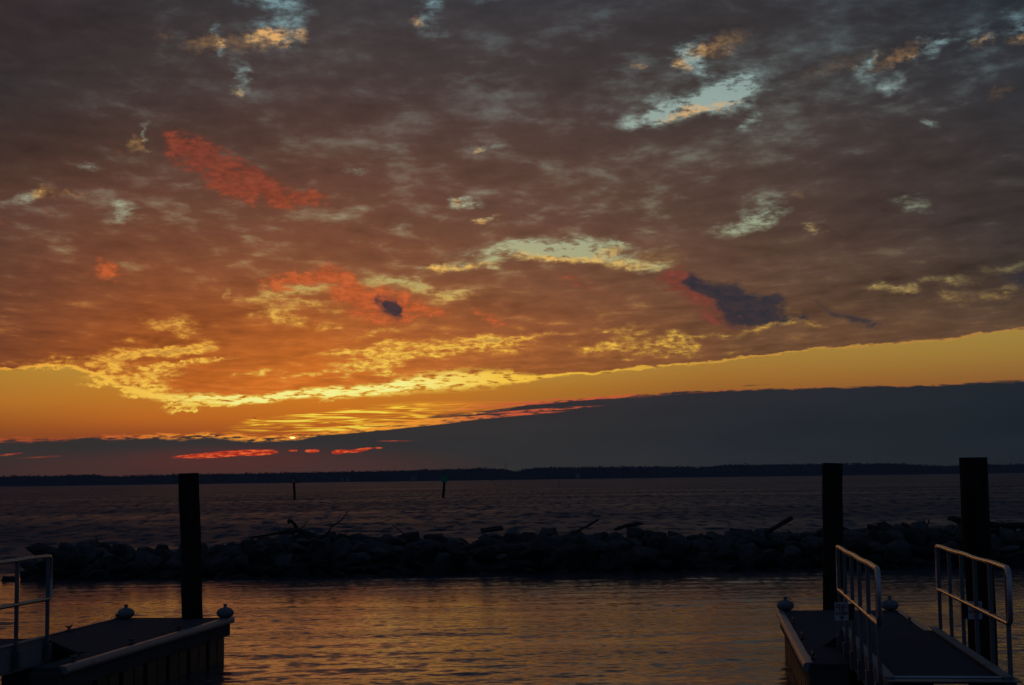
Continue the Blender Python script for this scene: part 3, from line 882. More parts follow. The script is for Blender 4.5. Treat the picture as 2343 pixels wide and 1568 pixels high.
m.tube([(b0.x, b0.y, 0.5), t0], [0.7, 0.35], 6)
for f in (0.55, 0.75, 0.92):
    c = Vector((b0.x, b0.y, 0.5)).lerp(t0, f)
    m.tube([c + Vector((-1.6, 0, 0)), c + Vector((1.6, 0, 0))], 0.18, 5)
tag(m.build('radio_mast', M_BLACK), 'thin radio mast rising above the dip in the far trees', 'mast')

# ================================================================ channel markers, stakes
AXW = (Vector((1, 0, 0)), Vector((0, 1, 0)), Vector((0, 0, 1)))


def marker_post(root, bx, by, tx, ty, dist, dia):
    a, b = at_depth(bx, by, dist), at_depth(tx, ty, dist)
    d = (b - a).normalized()
    m = MB()
    m.tube([a - d * 3, a, a.lerp(b, .5), b], [dia / 2 * 1.05, dia / 2, dia / 2 * .98, dia / 2 * .94], 12, wob=.05, seed=3)
    m.build('post', M_PILE, root, smooth=50)
    return a, b


DM = 2.6 * FPX / 42.0
root = thing('channel_marker', at_depth(674, 1138.5, DM), 'channel marker with a red triangular board on a wooden post', 'channel marker', 'channel markers')
marker_post(root, 674, 1139, 672, 1100, DM, 0.34)
ap, bl, br_ = at_depth(670.3, 1087.5, DM - .3), at_depth(662.5, 1105, DM - .3), at_depth(678.5, 1105, DM - .3)
m = MB()
th = Vector((0, .05, 0))
m.add([bl, br_, ap, bl + th, br_ + th, ap + th], [(0, 1, 2), (5, 4, 3), (0, 3, 4, 1), (1, 4, 5, 2), (2, 5, 3, 0)])
fb = m.build('dayboard', M_REDB, root)
m = MB()                                            # darker border strips on its face
cc = (ap + bl + br_) / 3
for a, b in ((bl, br_), (br_, ap), (ap, bl)):
    q = [a, b, b.lerp(cc, .22), a.lerp(cc, .22)]
    fr_ = Vector((0, -.02, 0))
    m.add([v + fr_ for v in q] + [v + fr_ * 2 for v in q], [(4, 5, 6, 7), (0, 1, 5, 4), (1, 2, 6, 5), (2, 3, 7, 6), (3, 0, 4, 7)])
m.build('border', M_BLACK, fb)
m = MB()                                            # second board, turned away
off = Vector((.62, .55, 0))
m.add([ap, br_ + Vector((.08, 0, 0)), br_ + off * .7 + Vector((0, .5, 0)), ap + th, br_ + th + Vector((.08, .05, 0)), br_ + off * .7 + th + Vector((0, .55, 0))], [(0, 1, 2), (5, 4, 3), (0, 3, 4, 1), (1, 4, 5, 2), (2, 5, 3, 0)])
m.build('dayboard', M_BLACK, root)

root = thing('channel_marker', at_depth(1014, 1134, DM), 'channel marker with a green square board on a leaning post', 'channel marker', 'channel markers')
marker_post(root, 1014, 1134.5, 1016.5, 1100, DM, 0.38)
c = at_depth(1016.3, 1096, DM - .35)
hw, hh = 7.0 * DM / FPX, 7.0 * DM / FPX
m = MB()
m.box(c, (Vector((.99, .12, .03)).normalized(), Vector((-.12, .99, 0)).normalized(), Vector((-.03, 0, 1)).normalized()), (hw, .03, hh))
m.build('dayboard', M_GREEN, root, bevel=.02)
m = MB()
m.box(c + Vector((hw * .55, .55, 0)), (Vector((.25, .97, 0)).normalized(), Vector((.97, -.25, 0)).normalized(), Vector((0, 0, 1))), (hw * .8, .03, hh))
m.build('dayboard', M_GREEN, root)

for (xb, yb, xt, yt, lab) in ((1134, 1112, 1121, 1093.5, 'thin stake leaning left in the open water, furthest left of the three'), (1169, 1112, 1165, 1100, 'short thin stake leaning slightly left, middle of the three stakes'), (1277.7, 1114, 1279, 1096, 'thin upright stake standing alone in the open water')):
    a = at_height(xb, yb, 0.0)
    b = at_depth(xt, yt, a.y)
    m = MB()
    m.tube([a - (b - a) * .3, a, b], [.075, .07, .05], 6)
    tag(m.build('fishing_stake', M_DRIFT), lab, 'stake', 'stakes in the open water')

# ================================================================ breakwater
BX0, BX1 = -14.1, 24.0


def crest(x):
    return 1.0 + 0.07 * math.sin(x * .7) + 0.05 * math.sin(x * 1.9 + 1) - (0.14 if -11.5 < x < -8.5 else 0) + 0.004 * x


m = MB()
NX = 90
for i in range(NX + 1):
    x = BX0 + 0.8 + (BX1 - BX0 - .8) * i / NX
    e = min(1.0, (x - BX0) / 1.2)
    cz = (crest(x) - .30) * e
    prof = [(41.6, -.6), (42.1, -.12), (43.0, cz * .42), (44.2, cz * .95), (45.6, cz), (46.8, cz * .35), (48.0, -.6)]
    m.v += [(x + .1 * rnd.random(), a + .2 * rnd.random(), b + .1 * rnd.random() * e) for a, b in prof]
for i in range(NX):
    for j in range(6):
        a = i * 7 + j
        m.f.append((a, a + 7, a + 8, a + 1))
m.f.append(tuple(range(7)))
struct(m.build('breakwater_mound', M_CORE, smooth=180))


def boulder_mesh(seed, flat=1.0, sharp=0.3):
    r_ = random.Random(seed)
    bm = bmesh.new()
    for _ in range(15):
        v = Vector((r_.gauss(0, 1), r_.gauss(0, 1), r_.gauss(0, 1))).normalized()
        v = v * r_.uniform(.86, 1.08)
        bm.verts.new((v.x, v.y * .9, v.z * flat))
    bmesh.ops.convex_hull(bm, input=bm.verts)
    bmesh.ops.delete(bm, geom=[v for v in bm.verts if not v.link_faces], context='VERTS')
    bmesh.ops.bevel(bm, geom=list(bm.edges), offset=sharp * .42, segments=2, profile=.6, affect='EDGES', clamp_overlap=True)
    bmesh.ops.triangulate(bm, faces=list(bm.faces))
    bmesh.ops.subdivide_edges(bm, edges=[e for e in bm.edges if e.calc_length() > .3], cuts=1, use_grid_fill=True)
    bmesh.ops.triangulate(bm, faces=list(bm.faces))
    for v in bm.verts:
        n = v.co.normalized()
        v.co += n * (.07 * noise.noise(v.co * 2.2 + Vector((seed, 0, 0))) + .03 * noise.noise(v.co * 6 + Vector((0, seed, 0))))
    me = bpy.data.meshes.new('boulder')
    bm.to_mesh(me)
    bm.free()
    me.shade_smooth()
    try:
        me.set_sharp_from_angle(angle=R(38))
    except Exception:
        pass
    return me


KINDS = [('rounded', 1.0, .42), ('blocky', .85, .18), ('flat', .58, .25), ('angular', .95, .12)]
BOULD = []
for i in range(16):
    kn, fl, shp = KINDS[i % 4]
    for mt in (M_ROCK, M_ROCK2, M_ROCK3):
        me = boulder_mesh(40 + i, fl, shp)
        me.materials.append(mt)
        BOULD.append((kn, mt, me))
LAND = [(80, 'the breakwater tip'), (440, 'the left piling'), (680, 'the hooked driftwood'), (770, 'the tall curved twig'), (1127, 'the short plank'), (1350, 'the slanting stick'), (1440, 'the flat driftwood log'), (1790, 'the thick slanting log'), (1904, 'the right inner piling'), (2240, 'the rightmost piling')]
ROWS = [(39.75, .02, .50, 'at the waterline'), (40.35, .26, .50, 'in the second row'), (41.0, .50, .52, 'in the third row'), (41.7, .74, .50, 'in the fourth row'), (42.4, .96, .50, 'just below the crest'), (43.3, 1.0, .52, 'on the crest')]
ORD = ['first', 'second', 'third', 'fourth', 'fifth', 'sixth', 'seventh', 'eighth', 'ninth', 'tenth', 'eleventh', 'twelfth', 'thirteenth', 'fourteenth', 'fifteenth']
rocks, extra = [], []
for ri, (d, zf, s0, tier) in enumerate(ROWS):
    d += 2.0
    x = BX0 + (.0, .5, .1, .6, .9, .5)[ri] + rnd.random() * .2
    while x < BX1:
        s = s0 * rnd.choice([.6, .72, .8, .9, 1.0, 1.12])
        if rnd.random() < .06:
            s *= 1.25
        z = crest(x) * zf - s * .30 + rnd.uniform(-.07, .07)
        e = min(1.0, .45 + (x - BX0) / 3.0)
        if ri >= 4:
            z = crest(x) - s * (.52 if ri == 5 else .66) + rnd.uniform(-.05, .04) - (1 - e) * .4
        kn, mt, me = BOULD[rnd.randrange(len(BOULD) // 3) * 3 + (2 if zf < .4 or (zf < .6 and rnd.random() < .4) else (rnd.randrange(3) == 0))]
        dd = d + rnd.uniform(-.18, .18)
        sc = (s * rnd.uniform(.9, 1.25) * .86, s * rnd.uniform(.8, 1.05) * .86, s * rnd.uniform(.75, 1.05) * .82)
        rot = (rnd.uniform(-.35, .35), rnd.uniform(-.4, .4), rnd.uniform(0, 6.28))
        item = [kn, mt, me, x + s * .4, dd, z, sc, rot, ri, tier, s]
        (rocks if x < 15.2 and len(rocks) < 299 else extra).append(item)
        x += s * rnd.uniform(.92, 1.18) * 1.22
for n in range(150):                                 # the seaward slope, mostly out of sight
    x = rnd.uniform(BX0 + .6, BX1)
    s = rnd.uniform(.35, .6)
    f = rnd.random()
    kn, mt, me = BOULD[rnd.randrange(len(BOULD))]
    extra.append([kn, mt, me, x, 46.0 + f * 1.8, crest(x) * (1 - f * 1.05) - s * .55, (s, s * .9, s * .8), (rnd.uniform(-.4, .4), rnd.uniform(-.4, .4), rnd.uniform(0, 6.28)), 6, '', s])
# the leaning slab that ends the breakwater, and the big stone near the right piling
slab = at_depth(98, 1252, 43.6)
rocks.append(['flat', M_ROCK2, BOULD[2 * 3 + 1][2], slab.x + .10, 43.6, slab.z - .14, (.62, .45, .46), (.1, .40, .2), 9, '', .7])
big = at_depth(2108, 1212, 45.0)
rocks.append(['rounded', M_ROCK, BOULD[0][2], big.x, 45.0, big.z - .20, (.66, .55, .48), (.1, .1, 1.2), 9, '', .6])
count = {}
for it in sorted(rocks, key=lambda q: q[3]):
    kn, mt, me, x, d, z, sc, rot, ri, tier, s = it
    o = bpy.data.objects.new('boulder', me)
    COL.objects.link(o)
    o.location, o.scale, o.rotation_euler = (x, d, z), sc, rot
    it.append(o)


def px_of(pnt):
    q = CAM_M.transposed() @ (Vector(pnt) - Vector((0, 0, EYE)))
    return 1171 + FPX * q.x / -q.z, 784 - FPX * q.y / -q.z


byrow = {}
for it in rocks:
    if it[8] < 9:
        byrow.setdefault(it[8], []).append((px_of((it[3], it[4], it[5]))[0], it))
for ri, lst in byrow.items():
    lst.sort(key=lambda q: q[0])
    n_side = {}
    for side in (1, -1):
        for pxv, it in (lst if side == 1 else lst[::-1]):
            L = min(LAND, key=lambda q: abs(q[0] - pxv))
            if (pxv >= L[0]) == (side == 1):
                n_side[(L[1], side)] = n_side.get((L[1], side), 0) + 1
                o = it[-1]
                tone = 'black' if it[1] is M_ROCK3 else ('dark' if it[1] is M_ROCK2 else 'grey')
                tag(o, f"{tone} {it[0]} boulder {it[9]}, {ORD[n_side[(L[1], side)] - 1]} {'right' if side == 1 else 'left'} of {L[1]}", 'boulder', 'boulders of the breakwater')
for it in rocks:
    if it[8] == 9:
        tag(it[-1], 'dark slab of rock tilted up at the left end of the breakwater' if it[0] == 'flat' else 'largest rounded boulder on the crest, topped by two little stubs', 'boulder', 'boulders of the breakwater')
m = MB()
for kn, mt, me, x, d, z, sc, rot, ri, tier, s in extra:
    Mx = Matrix.Translation((x, d, z)) @ Euler(rot).to_matrix().to_4x4() @ Matrix.Diagonal((*sc, 1))
    m.add([Mx @ v.co for v in me.vertices], [tuple(f.vertices) for f in me.polygons])
struct(m.build('breakwater_rubble', M_ROCK2, smooth=38), 'stuff')

# ---------------------------------------------------------------- driftwood caught on the rocks


def drift(name, strokes, label, cat, d=45.0, group='driftwood on the breakwater', wob=.25, n=8):
    mm = MB()
    for k, (pts, rads) in enumerate(strokes):
        P = []
        for i, q in enumerate(pts):
            P.append(at_depth(q[0], q[1], d + (q[2] if len(q) > 2 else 0.0)))
        rads = [r * .8 for r in rads]
        full, fr = [], []
        for i in range(len(P) - 1):
            for t in (0, .34, .67):
                full.append(P[i].lerp(P[i + 1], t) + Vector((0, rnd.uniform(-.01, .01), rnd.uniform(-.006, .006))))
                fr.append(rads[i] * (1 - t) + rads[i + 1] * t)
        full.append(P[-1]), fr.append(rads[-1])
        mm.tube(full, fr, n, wob=wob, seed=k + 5)
    o = mm.build(name, M_DRIFT, smooth=60)
    return tag(o, label, cat, group)


drift('driftwood_branch', [([(572, 1231, -.4), (629, 1221), (660, 1214.5), (681, 1214), (700, 1219, -.2), (731, 1234, -.6)], [.03, .045, .075, .11, .09, .05]),
                           ([(678, 1212), (676.5, 1206), (673.5, 1199), (667, 1193.5), (659, 1191)], [.085, .065, .055, .06, .075]),
                           ([(662, 1191), (659, 1194), (661, 1199)], [.05, .05, .02]), ([(686, 1211), (696, 1203), (705.5, 1189)], [.02, .018, .008])],
      'gnarled driftwood trunk with a hooked branch standing up on the rocks', 'driftwood')
drift('driftwood_twig', [([(747, 1227), (749, 1220), (758, 1206), (781, 1189.5), (791, 1178), (796.5, 1168.5)], [.032, .030, .028, .022, .016, .008])], 'tall thin curved twig sticking up from the rocks', 'twig', wob=.1)
drift('driftwood_twig', [([(783, 1228), (786, 1224.5), (797.5, 1215.5)], [.02, .02, .01])], 'short twig low on the rocks beside the tall curved one', 'twig', wob=.1)
drift('driftwood_twig', [([(895, 1200), (905, 1206), (922, 1221)], [.008, .016, .02])], 'thin twig leaning left, between the curved twig and the plank', 'twig', wob=.1)
drift('driftwood_twig', [([(999, 1209), (1006, 1211), (1012, 1215)], [.012, .018, .02])], 'stubby little twig under the green channel marker', 'twig', wob=.1)
drift('driftwood_twig', [([(219, 1219), (220, 1230), (220.5, 1242)], [.008, .012, .014])], 'upright thin twig near the left end of the rocks', 'twig', d=44.2, wob=.1)
drift('driftwood_twig', [([(2278, 1190.5), (2290, 1193), (2301, 1200)], [.008, .014, .018])], 'thin twig right of the rightmost piling', 'twig', wob=.1)
drift('driftwood_stick', [([(1318, 1217), (1330, 1210), (1352, 1199), (1369, 1188.5)], [.035, .04, .045, .035])], 'straight dark stick slanting up to the right, right of the green marker', 'stick', wob=.15)
drift('driftwood_log', [([(1405, 1213), (1428, 1203.5), (1450, 1200.5), (1461, 1198.5)], [.05, .06, .08, .06]), ([(1459, 1198.2), (1466, 1198.2), (1470.5, 1199.5)], [.045, .045, .03])], 'flat lying driftwood log with a broken end at mid breakwater', 'log')
drift('driftwood_log', [([(1752, 1219), (1766, 1211), (1790, 1197), (1812, 1184.5)], [.075, .08, .085, .085])], 'thick sawn log slanting up left of the piling beside the sign', 'log', wob=.12, n=10)
drift('driftwood_log', [([(2168, 1188), (2178, 1185.5), (2197, 1191), (2230, 1197, .3), (2290, 1203, .2), (2360, 1203)], [.05, .10, .12, .13, .12, .11]), ([(2186, 1190), (2192, 1196), (2197, 1202)], [.08, .07, .05])], 'long driftwood log behind the rightmost piling, its broken end jutting left', 'log')
for px in (2113.6, 2124.0):
    drift('driftwood_stub', [([(px, 1199), (px, 1189)], [.032, .026])], 'left one of two short dark stubs on the largest boulder' if px < 2120 else 'right one of two short dark stubs on the largest boulder', 'stub', d=44.9, wob=.1)
m = MB()
a, b = at_depth(1100, 1214.5, 44.8), at_depth(1150, 1208.5, 44.9)
ax = (b - a).normalized()
up = Vector((0, -.35, 1)).normalized()
m.box((a + b) / 2, (ax, ax.cross(up).normalized(), up), ((b - a).length / 2, .11, .035))
tag(m.build('driftwood_plank', M_DRIFT, bevel=.008), 'short dark plank lying on the crest of the breakwater', 'plank', 'driftwood on the breakwater')

# ================================================================ pilings
PILES = [('wooden piling standing at the end of the left dock', 431.5, 1083, 440.5, 1412, 22.75, .305), ('wooden piling behind the end of the right dock, beside the sign', 1903.7, 1060, 1906.5, 1392, 22.95, .305), ('tall wooden piling right of the gangway, rising behind its handrail', 2224.5, 1047, 2244, 1400, 17.2, .312)]
for k, (lab, xt, yt, xb, yb, d, dia) in enumerate(PILES):
    t, b = at_depth(xt, yt, d), at_depth(xb, yb, d)
    ax = (t - b).normalized()
    foot = b - ax * ((b.z + 2.0) / ax.z)
    m = MB()
    pts, rr = [], []
    for i in range(15):
        f = i / 14
        pts.append(foot.lerp(t, f) + Vector((.006 * math.sin(i * 1.3 + k), 0, 0)))
        rr.append(dia / 2 * (1.03 - .045 * f + .008 * math.sin(i * 2.1 + k)))
    m.tube(pts, rr, 28, wob=.014, seed=k)
    tag(m.build('piling', M_PILE, smooth=40), lab, 'piling', 'dock pilings')

# ================================================================ floating docks
HD = R(7.2)
AV, BV, UP = Vector((math.sin(HD), math.cos(HD), 0)), Vector((math.cos(HD), -math.sin(HD), 0)), Vector((0, 0, 1))
DECK = 0.60


def dock(sgn, corner, label, L, notch, strip, W, cleats, bumpers, blabel):
    """sgn +1: outer edge on the left (right dock); -1 mirrored. u runs inward from the outer edge, v towards the viewer."""
    C0 = Vector((corner[0], corner[1], 0))
    P = lambda u, v, z=0.0: C0 + BV * (sgn * u) - AV * v + UP * z
    root = thing('floating_dock', P(W / 2, L / 2, 0), label, 'dock', 'floating docks')
    plan = [(0, 0), (W, 0), (W, notch), (strip, notch), (strip, L), (0, L)]
    poly = [P(*q) for q in plan]
    if sgn > 0:
        poly = poly[::-1]
    m = MB()
    m.prism([(q.x, q.y) for q in poly], DECK - .045, DECK)
    m.build('deck', M_DECK, root, bevel=.004)
    # timber frame under the deck
    m = MB()
    for (u0, v0, u1, v1) in ((0, 0, 0, L), (0, 0, W, 0), (W, 0, W, notch), (strip, notch, W, notch), (strip, notch, strip, L), (0, L, strip, L)):
        a, b = P(u0, v0, DECK - .155), P(u1, v1, DECK - .155)
        ax = (b - a).normalized()
        inn = UP.cross(ax)
        cen = P(W / 2 if v0 < notch and v1 <= notch else strip / 2, (v0 + v1) / 2, DECK - .155) - (a + b) / 2
        if inn.dot(cen) < 0:
            inn = -inn
        m.box((a + b) / 2 + inn * .035, (ax, inn, UP), ((b - a).length / 2 - .002, .03, .105))
    m.build('fascia', M_FASCIA, root, bevel=.004)
    # rounded rub rail along the outer edges
    for (u0, v0, u1, v1) in ((-.012, -.03, -.012, L), (W + .012, -.03, W + .012, notch)):
        m = MB()
        a, b = P(u0, v0), P(u1, v1)
        out = (BV * (-sgn if u0 < 0 else sgn))
        prof = [(-.055, .012), (.0, .014), (.03, .006), (.045, -.02), (.045, -.055), (.03, -.08), (.0, -.085)]
        n = len(prof)
        NSEG = 14
        for i in range(NSEG + 1):
            q = a.lerp(b, i / NSEG)
            w_ = .004 * math.sin(i * 2.3)
            m.v += [tuple(q + out * (o_ + w_) + UP * (DECK + z_)) for o_, z_ in prof]
        for i in range(NSEG):
            for j in range(n - 1):
                s_ = i * n + j
                m.f.append((s_, s_ + n, s_ + n + 1, s_ + 1))
        m.f.append(tuple(range(n)))
        m.f.append(tuple(NSEG * n + j for j in reversed(range(n))))
        m.build('rub_rail', M_RUB, root, smooth=50)
    # flotation tubs, each its own block with a moulded seam
    v = .12
    while v + .7 < L:
        wide = W - .1 if v + .7 < notch else strip - .04
        m = MB()
        for h0, h1 in ((0, .33), (.345, .69)):
            a, b = v + h0, v + h1
            m.prism([(q.x, q.y) for q in (lambda pl: pl if sgn < 0 else pl[::-1])([P(.05, a), P(.02 + wide, a), P(.02 + wide, b), P(.05, b)])], -.25, DECK - .265)
        m.build('float_tub', M_TUB, root, bevel=.02)
        v += .81
    for (px, py) in cleats:
        c = at_height(px, py, DECK)
        m = MB()
        m.box(c + UP * .012, (AV, BV, UP), (.05, .025, .012))
        for s_ in (-.03, .03):
            m.tube([c + AV * s_ + UP * .02, c + AV * s_ + UP * .06], .011, 8)
        m.tube([c - AV * .10 + UP * .078, c - AV * .05 + UP * .066, c + UP * .064, c + AV * .05 + UP * .066, c + AV * .10 + UP * .078], [.008, .013, .014, .013, .008], 8)
        m.build('cleat', M_GALV, root, smooth=60)
    for (px, py, dd) in bumpers:
        c = at_depth(px, py, dd)
        c.z = DECK + .008
        prof = [(.045, 0), (.075, .006), (.115, .035), (.127, .07), (.122, .098), (.098, .128), (.062, .146), (.034, .152)]
        m = MB()
        m.lathe(c, prof, 32)
        bo = m.build('corner_bumper', M_BUMP, root, smooth=60)
        m = MB()
        m.lathe(c, [(.026, .150), (.022, .175), (.030, .18), (.030, .198), (.018, .204)], 16)
        m.build('knob', M_BUMP, bo, smooth=40)
    return root, P


rc = at_height(1783.5, 1396.7, DECK)
dock(1, rc, 'floating dock on the right with the gangway landing in its notch', 6.45, 4.72, .42, 1.70, [(1815, 1427.5), (1835, 1462.5), (1859, 1508), (2080.4, 1425)], [(1796.5, 1388, rc.y - .12), (2035.5, 1387, rc.y - .28)], '')
lc = at_height(527.0, 1413.0, DECK)
dock(-1, lc, 'floating dock at lower left with a water gap at its gangway', 5.95, 4.45, .34, 1.70, [(158, 1445), (409.5, 1443), (301, 1474.5), (168, 1515.5), (268.5, 1417)], [(515, 1404, lc.y - .14), (288, 1406, lc.y + .02)], '')

# ================================================================ gangways
GZ = EYE - 1.80


def gangway(sgn, end_out, label, width, flare):
    """end_out: far corner on the outer side (towards the dock's open strip). sgn +1: gangway lies to the right of it."""
    C0 = Vector((end_out[0], end_out[1], 0))
    P = lambda u, v, z=0.0: C0 + BV * (sgn * u) - AV * v + UP * z
    L = 4.35
    root = thing('gangway', P(width / 2, L / 2, GZ), label, 'gangway', 'aluminium gangways')
    m = MB()
    NB = 3
    for i in range(NB):
        a, b = L * i / NB + .006, L * (i + 1) / NB - .006
        m.prism([(q.x, q.y) for q in (lambda pl: pl if sgn < 0 else pl[::-1])([P(.06, a), P(width - .06, a), P(width - .06, b), P(.06, b)])], GZ - .03, GZ)
    m.build('deck', M_DECK, root, bevel=.003)
    for u in (.03, width - .03):                      # side beams, top flange a little proud of the deck
        m = MB()
        m.box(P(u, L / 2, GZ - .12), (AV, BV, UP), (L / 2, .022, .14))
        m.box(P(u, L / 2, GZ + .026), (AV, BV, UP), (L / 2, .045, .006))
        m.box(P(u, L / 2, GZ - .268), (AV, BV, UP), (L / 2, .045, .006))
        m.build('side_beam', M_BEAM, root)
    m = MB()
    m.box(P(width / 2, .012, GZ - .12), (BV, AV, UP), (width / 2 - .06, .012, .10))
    m.build('end_beam', M_BLACK, root)
    # sloping plate from the end of the gangway down to the float
    m = MB()
    top = [P(0.02, -.005, GZ - .005), P(width - .02, -.005, GZ - .005)]
    bot = [P(-flare, -.10, DECK + .016), P(.10, -.62, DECK + .016), P(width - .05, -.62, DECK + .016)]
    vs_ = [top[0], top[1], bot[2], bot[1], bot[0]]
    vs_ = vs_ + [v - UP * .012 for v in vs_]
    m.add(vs_, [(0, 1, 2, 3, 4), (9, 8, 7, 6, 5)] + [(i, i + 5, (i + 1) % 5 + 5, (i + 1) % 5) for i in range(5)])
    m.build('transition_plate', M_PLATE, root)
    # handrails
    for u, o_ in ((-.03, -1), (width + .03, 1)):
        zt, zm = EYE - .84, EYE - 1.33
        v0, v1 = .10, 4.15
        rail = MB()
        rr = .024
        path = []
        # closed loop: top rail, near bend, mid rail, far bend
        NT = 14
        for i in range(NT + 1):
            f = i / NT
            path.append(P(u, v0 + (v1 - v0) * f, zt + .004 * math.sin(f * 17)))
        bend = .11
        for a_ in range(1, 8):
            a = math.pi / 2 * a_ / 8
            path.append(P(u, v1 + bend * math.sin(a), zt - bend * (1 - math.cos(a))))
        for a_ in range(1, 8):
            a = math.pi / 2 * a_ / 8
            path.append(P(u, v1 + bend * math.cos(a), zm + bend * .8 * (1 - math.sin(a))))
        for i in range(NT + 1):
            f = 1 - i / NT
            path.append(P(u, v0 + (v1 - v0) * f, zm))
        for a_ in range(1, 6):
            a = math.pi / 2 * a_ / 6
            path.append(P(u, v0 - .06 * math.sin(a), zm + .06 * (1 - math.cos(a))))
        for a_ in range(1, 6):
            a = math.pi / 2 * a_ / 6
            path.append(P(u, v0 - .06 * math.cos(a), zt - .06 * (1 - math.sin(a))))
        path.append(P(u, v0 + .005, zt))
        rail.tube(path, rr, 12)
        ro = rail.build('handrail', M_ALU, root, smooth=60)
        for i in range(6):
            v = v0 + .02 + (v1 - v0 - .02) * i / 5
            m = MB()
            zb = GZ - (.24 if (o_ < 0) else .20)
            m.box(P(u + o_ * .0, v, (zt - .015 + zb) / 2), (AV, BV, UP), (.019, .019, (zt - .015 - zb) / 2))
            m.box(P(u + o_ * .012, v, zb + .10), (AV, BV, UP), (.035, .034, .10))
            m.build('post', M_POST, ro, bevel=.004)
    return root, P


ge = at_height(1926.5, 1442.0, GZ)
groot, GP = gangway(1, ge, 'gangway on the right with two full handrails and ramp signs', 1.06, .22)
le = at_height(112.0, 1461.0, GZ)
gangway(-1, le, 'gangway at lower left, only its handrail end in view', 1.08, .36)

# ---------------------------------------------------------------- signs on the right gangway's rails
FONT = bpy.data.curves.new('lettering', 'FONT')


def text_mesh(txt, size):
    cu = bpy.data.curves.new('lettering', 'FONT')
    cu.body, cu.size, cu.align_x, cu.align_y, cu.extrude, cu.offset = txt, size, 'CENTER', 'CENTER', .0008, .0012
    o = bpy.data.objects.new('tmp', cu)
    COL.objects.link(o)
    dg = bpy.context.evaluated_depsgraph_get()
    me = bpy.data.meshes.new_from_object(o.evaluated_get(dg))
    bpy.data.objects.remove(o)
    return me


def ramp_sign(cx, cy, d, hw, hh, bx, label):
    c = at_depth(cx, cy, d)
    nrm = -AV
    root = thing('ramp_sign', c, label, 'sign', 'end of ramp signs')
    m = MB()
    m.box(c, (BV, AV, UP), (hw, .003, hh))
    panel = m.build('panel', M_SIGN, root, bevel=.001)
    for txt, z, sz in (('END', .58, .056), ('OF', .18, .050), ('RAMP', -.22, .050)):
        me = text_mesh(txt, sz)
        me.transform(Matrix.Rotation(R(90), 4, 'X'))
        me.transform(Matrix.Rotation(-HD, 4, 'Z'))
        me.transform(Matrix.Translation(nrm * .0055 + UP * (z * hh)))
        o = bpy.data.objects.new('lettering', me)
        me.materials.append(M_RED)
        COL.objects.link(o)
        o.parent = panel
    m = MB()
    f = nrm * .004
    pl = [(-.014, -.48), (.014, -.48), (.014, -.64), (.030, -.64), (0, -.88), (-.030, -.64), (-.014, -.64)]
    q = [c + f + BV * x + UP * (z * hh) for x, z in pl]
    m.add(q + [v + nrm * .0015 for v in q], [tuple(range(7, 14))] + [(i, (i + 1) % 7, (i + 1) % 7 + 7, i + 7) for i in range(7)])
    m.build('arrow', M_RED, panel)
    b = at_depth(bx, cy + 1.0, d + .03)
    m = MB()
    m.box(b, (BV, AV, UP), (.030, .012, hh * .9))
    m.build('bracket', M_BLACK, root, bevel=.003)


ramp_sign(1925, 1399, 15.86, .069, .092, 1945.5, 'white end of ramp sign on the left handrail, fully readable')
ramp_sign(2230, 1396.5, 15.75, .069, .090, 2206.5, 'white end of ramp sign half hidden behind the right handrail posts')

# ================================================================ fixed piers and quay behind the viewer
for (x0, x1, nm, lab) in ((ge.x - .62, ge.x + 2.6, 'pier', 'fixed pier at the near end of the right gangway, only its edge in view'),):
    yv = 4.42
    m = MB()
    root = thing('pier', GP(.5, 8, 0), lab, 'pier')
    n = 40
    m.prism([(q.x, q.y) for q in (GP(-.05, yv), GP(-.05, 12), GP(2.6, 12), GP(2.6, yv))], GZ - .10, GZ - .03)
    m.build('deck', M_FASCIA, root)
    m = MB()
    m.box(GP(1.27, yv + .04, GZ - .20), (BV, AV, UP), (1.32, .04, .095))
    m.build('edge_beam', M_PILE, root)
    m = MB()
    m.box(GP(.56, yv - .06, GZ + .006), (BV, AV, UP), (.56, .14, .005))
    m.build('hinge_plate', M_PLATE, root)
    m = MB()
    m.tube([GP(.02, yv - .13, GZ + .018), GP(1.1, yv - .13, GZ + .018)], .012, 8)
    m.build('hinge_pin', M_ALU, root)
    for u, v in ((.1, 5.2), (2.4, 5.2), (.1, 9), (2.4, 9)):
        m = MB()
        m.tube([GP(u, v, -2), GP(u, v, GZ - .10)], .14, 16)
        m.build('support_pile', M_PILE, root)
m = MB()
m.prism([(-40, -30), (40, -30), (40, 1.2), (-40, 1.2)], -2, 1.0)
struct(m.build('quay', M_QUAY))

# ================================================================ birds


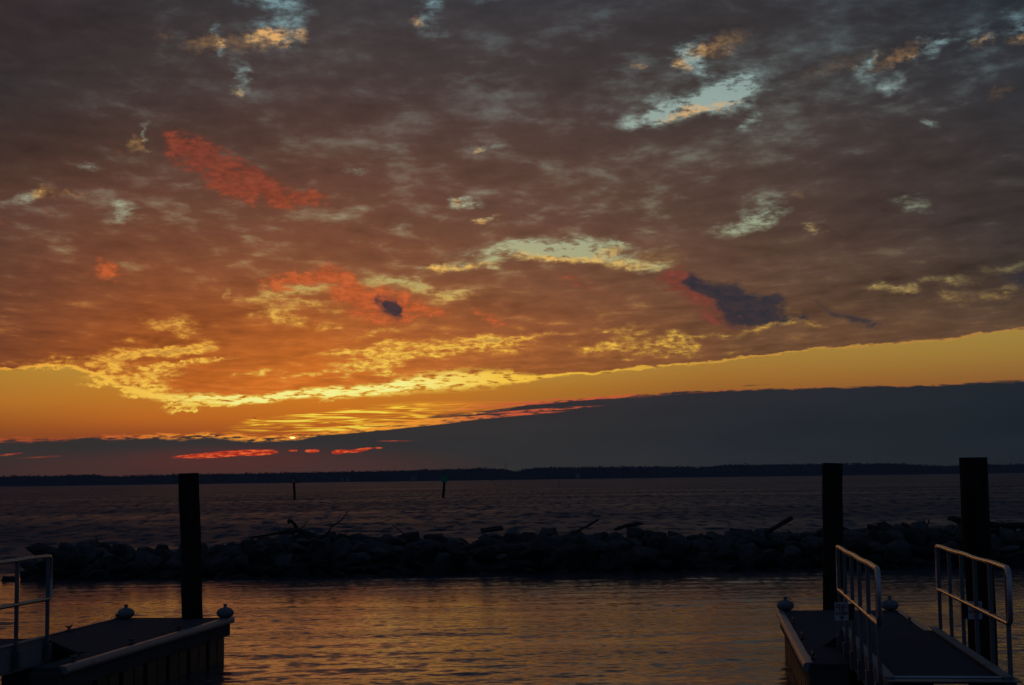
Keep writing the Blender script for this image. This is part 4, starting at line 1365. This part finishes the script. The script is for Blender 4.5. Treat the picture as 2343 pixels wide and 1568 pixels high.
def bird(px, py, d, span, bank_, droop, label):
    c = at_depth(px, py, d)
    m = MB()
    b = span * .36
    m.tube([c + Vector((-b * .7, 0, -.02 * span)), c + Vector((-b * .4, 0, 0)), c, c + Vector((b * .35, 0, .01 * span)), c + Vector((b * .62, 0, .0))], [.01 * span, .055 * span, .075 * span, .05 * span, .015 * span], 8)
    root = tag(m.build('gull', M_BIRD, smooth=60), label, 'bird', 'birds over the bay')
    for s, dz in ((-1, bank_), (1, droop)):
        w = MB()
        pts = [(0, .02, .10), (s * .25, .10 * dz, .11), (s * .5, dz * .25, .02)]
        A, B = [], []
        for x, z, ch in pts:
            q = c + Vector((x * span, -.03 * span * s, z * span + .02 * span))
            A.append(q + Vector((ch * span * .5, ch * span * .9, 0)))
            B.append(q - Vector((ch * span * .5, ch * span * .9, 0)))
        vs_ = A + B + [v + UP * .012 * span for v in A + B]
        w.add(vs_, [(3, 4, 1, 0), (4, 5, 2, 1), (6, 7, 10, 9), (7, 8, 11, 10), (0, 1, 7, 6), (1, 2, 8, 7), (4, 3, 9, 10), (5, 4, 10, 11), (2, 5, 11, 8), (3, 0, 6, 9)])
        w.build('wing', M_BIRD, root)
    return root


bird(582.3, 956.5, 250, .62, .75, -1.7, 'gull in flight against the orange sky, one wing drooping')
bird(630.5, 968.3, 330, .42, 1.2, 1.0, 'small gull among the bright streaks above the sun glint')
bird(758.8, 1034, 400, .36, .4, -.3, 'tiny bird at the left end of the rightmost red cloud slit')
bird(887.5, 1053.6, 350, .42, .3, -.2, 'tiny bird low over the water in front of the dark cloud bank')
bird(146, 861, 400, .40, .2, .1, 'tiny bird in the clear yellow sky at far left')

# ================================================================ air between here and the far shore
hz = MB()
hz.box((0, 1700, 34), AXW, (2400, 1790, 37))
mh = bpy.data.materials.new('evening_haze')
mh.use_nodes = True
nt = mh.node_tree
nt.nodes.clear()
pv = nt.nodes.new('ShaderNodeVolumePrincipled')
pv.inputs['Color'].default_value = (0.62, 0.76, 1.0, 1)
pv.inputs['Density'].default_value = 9.0e-5
om = nt.nodes.new('ShaderNodeOutputMaterial')
nt.links.new(pv.outputs[0], om.inputs['Volume'])
struct(hz.build('haze', mh), 'stuff')
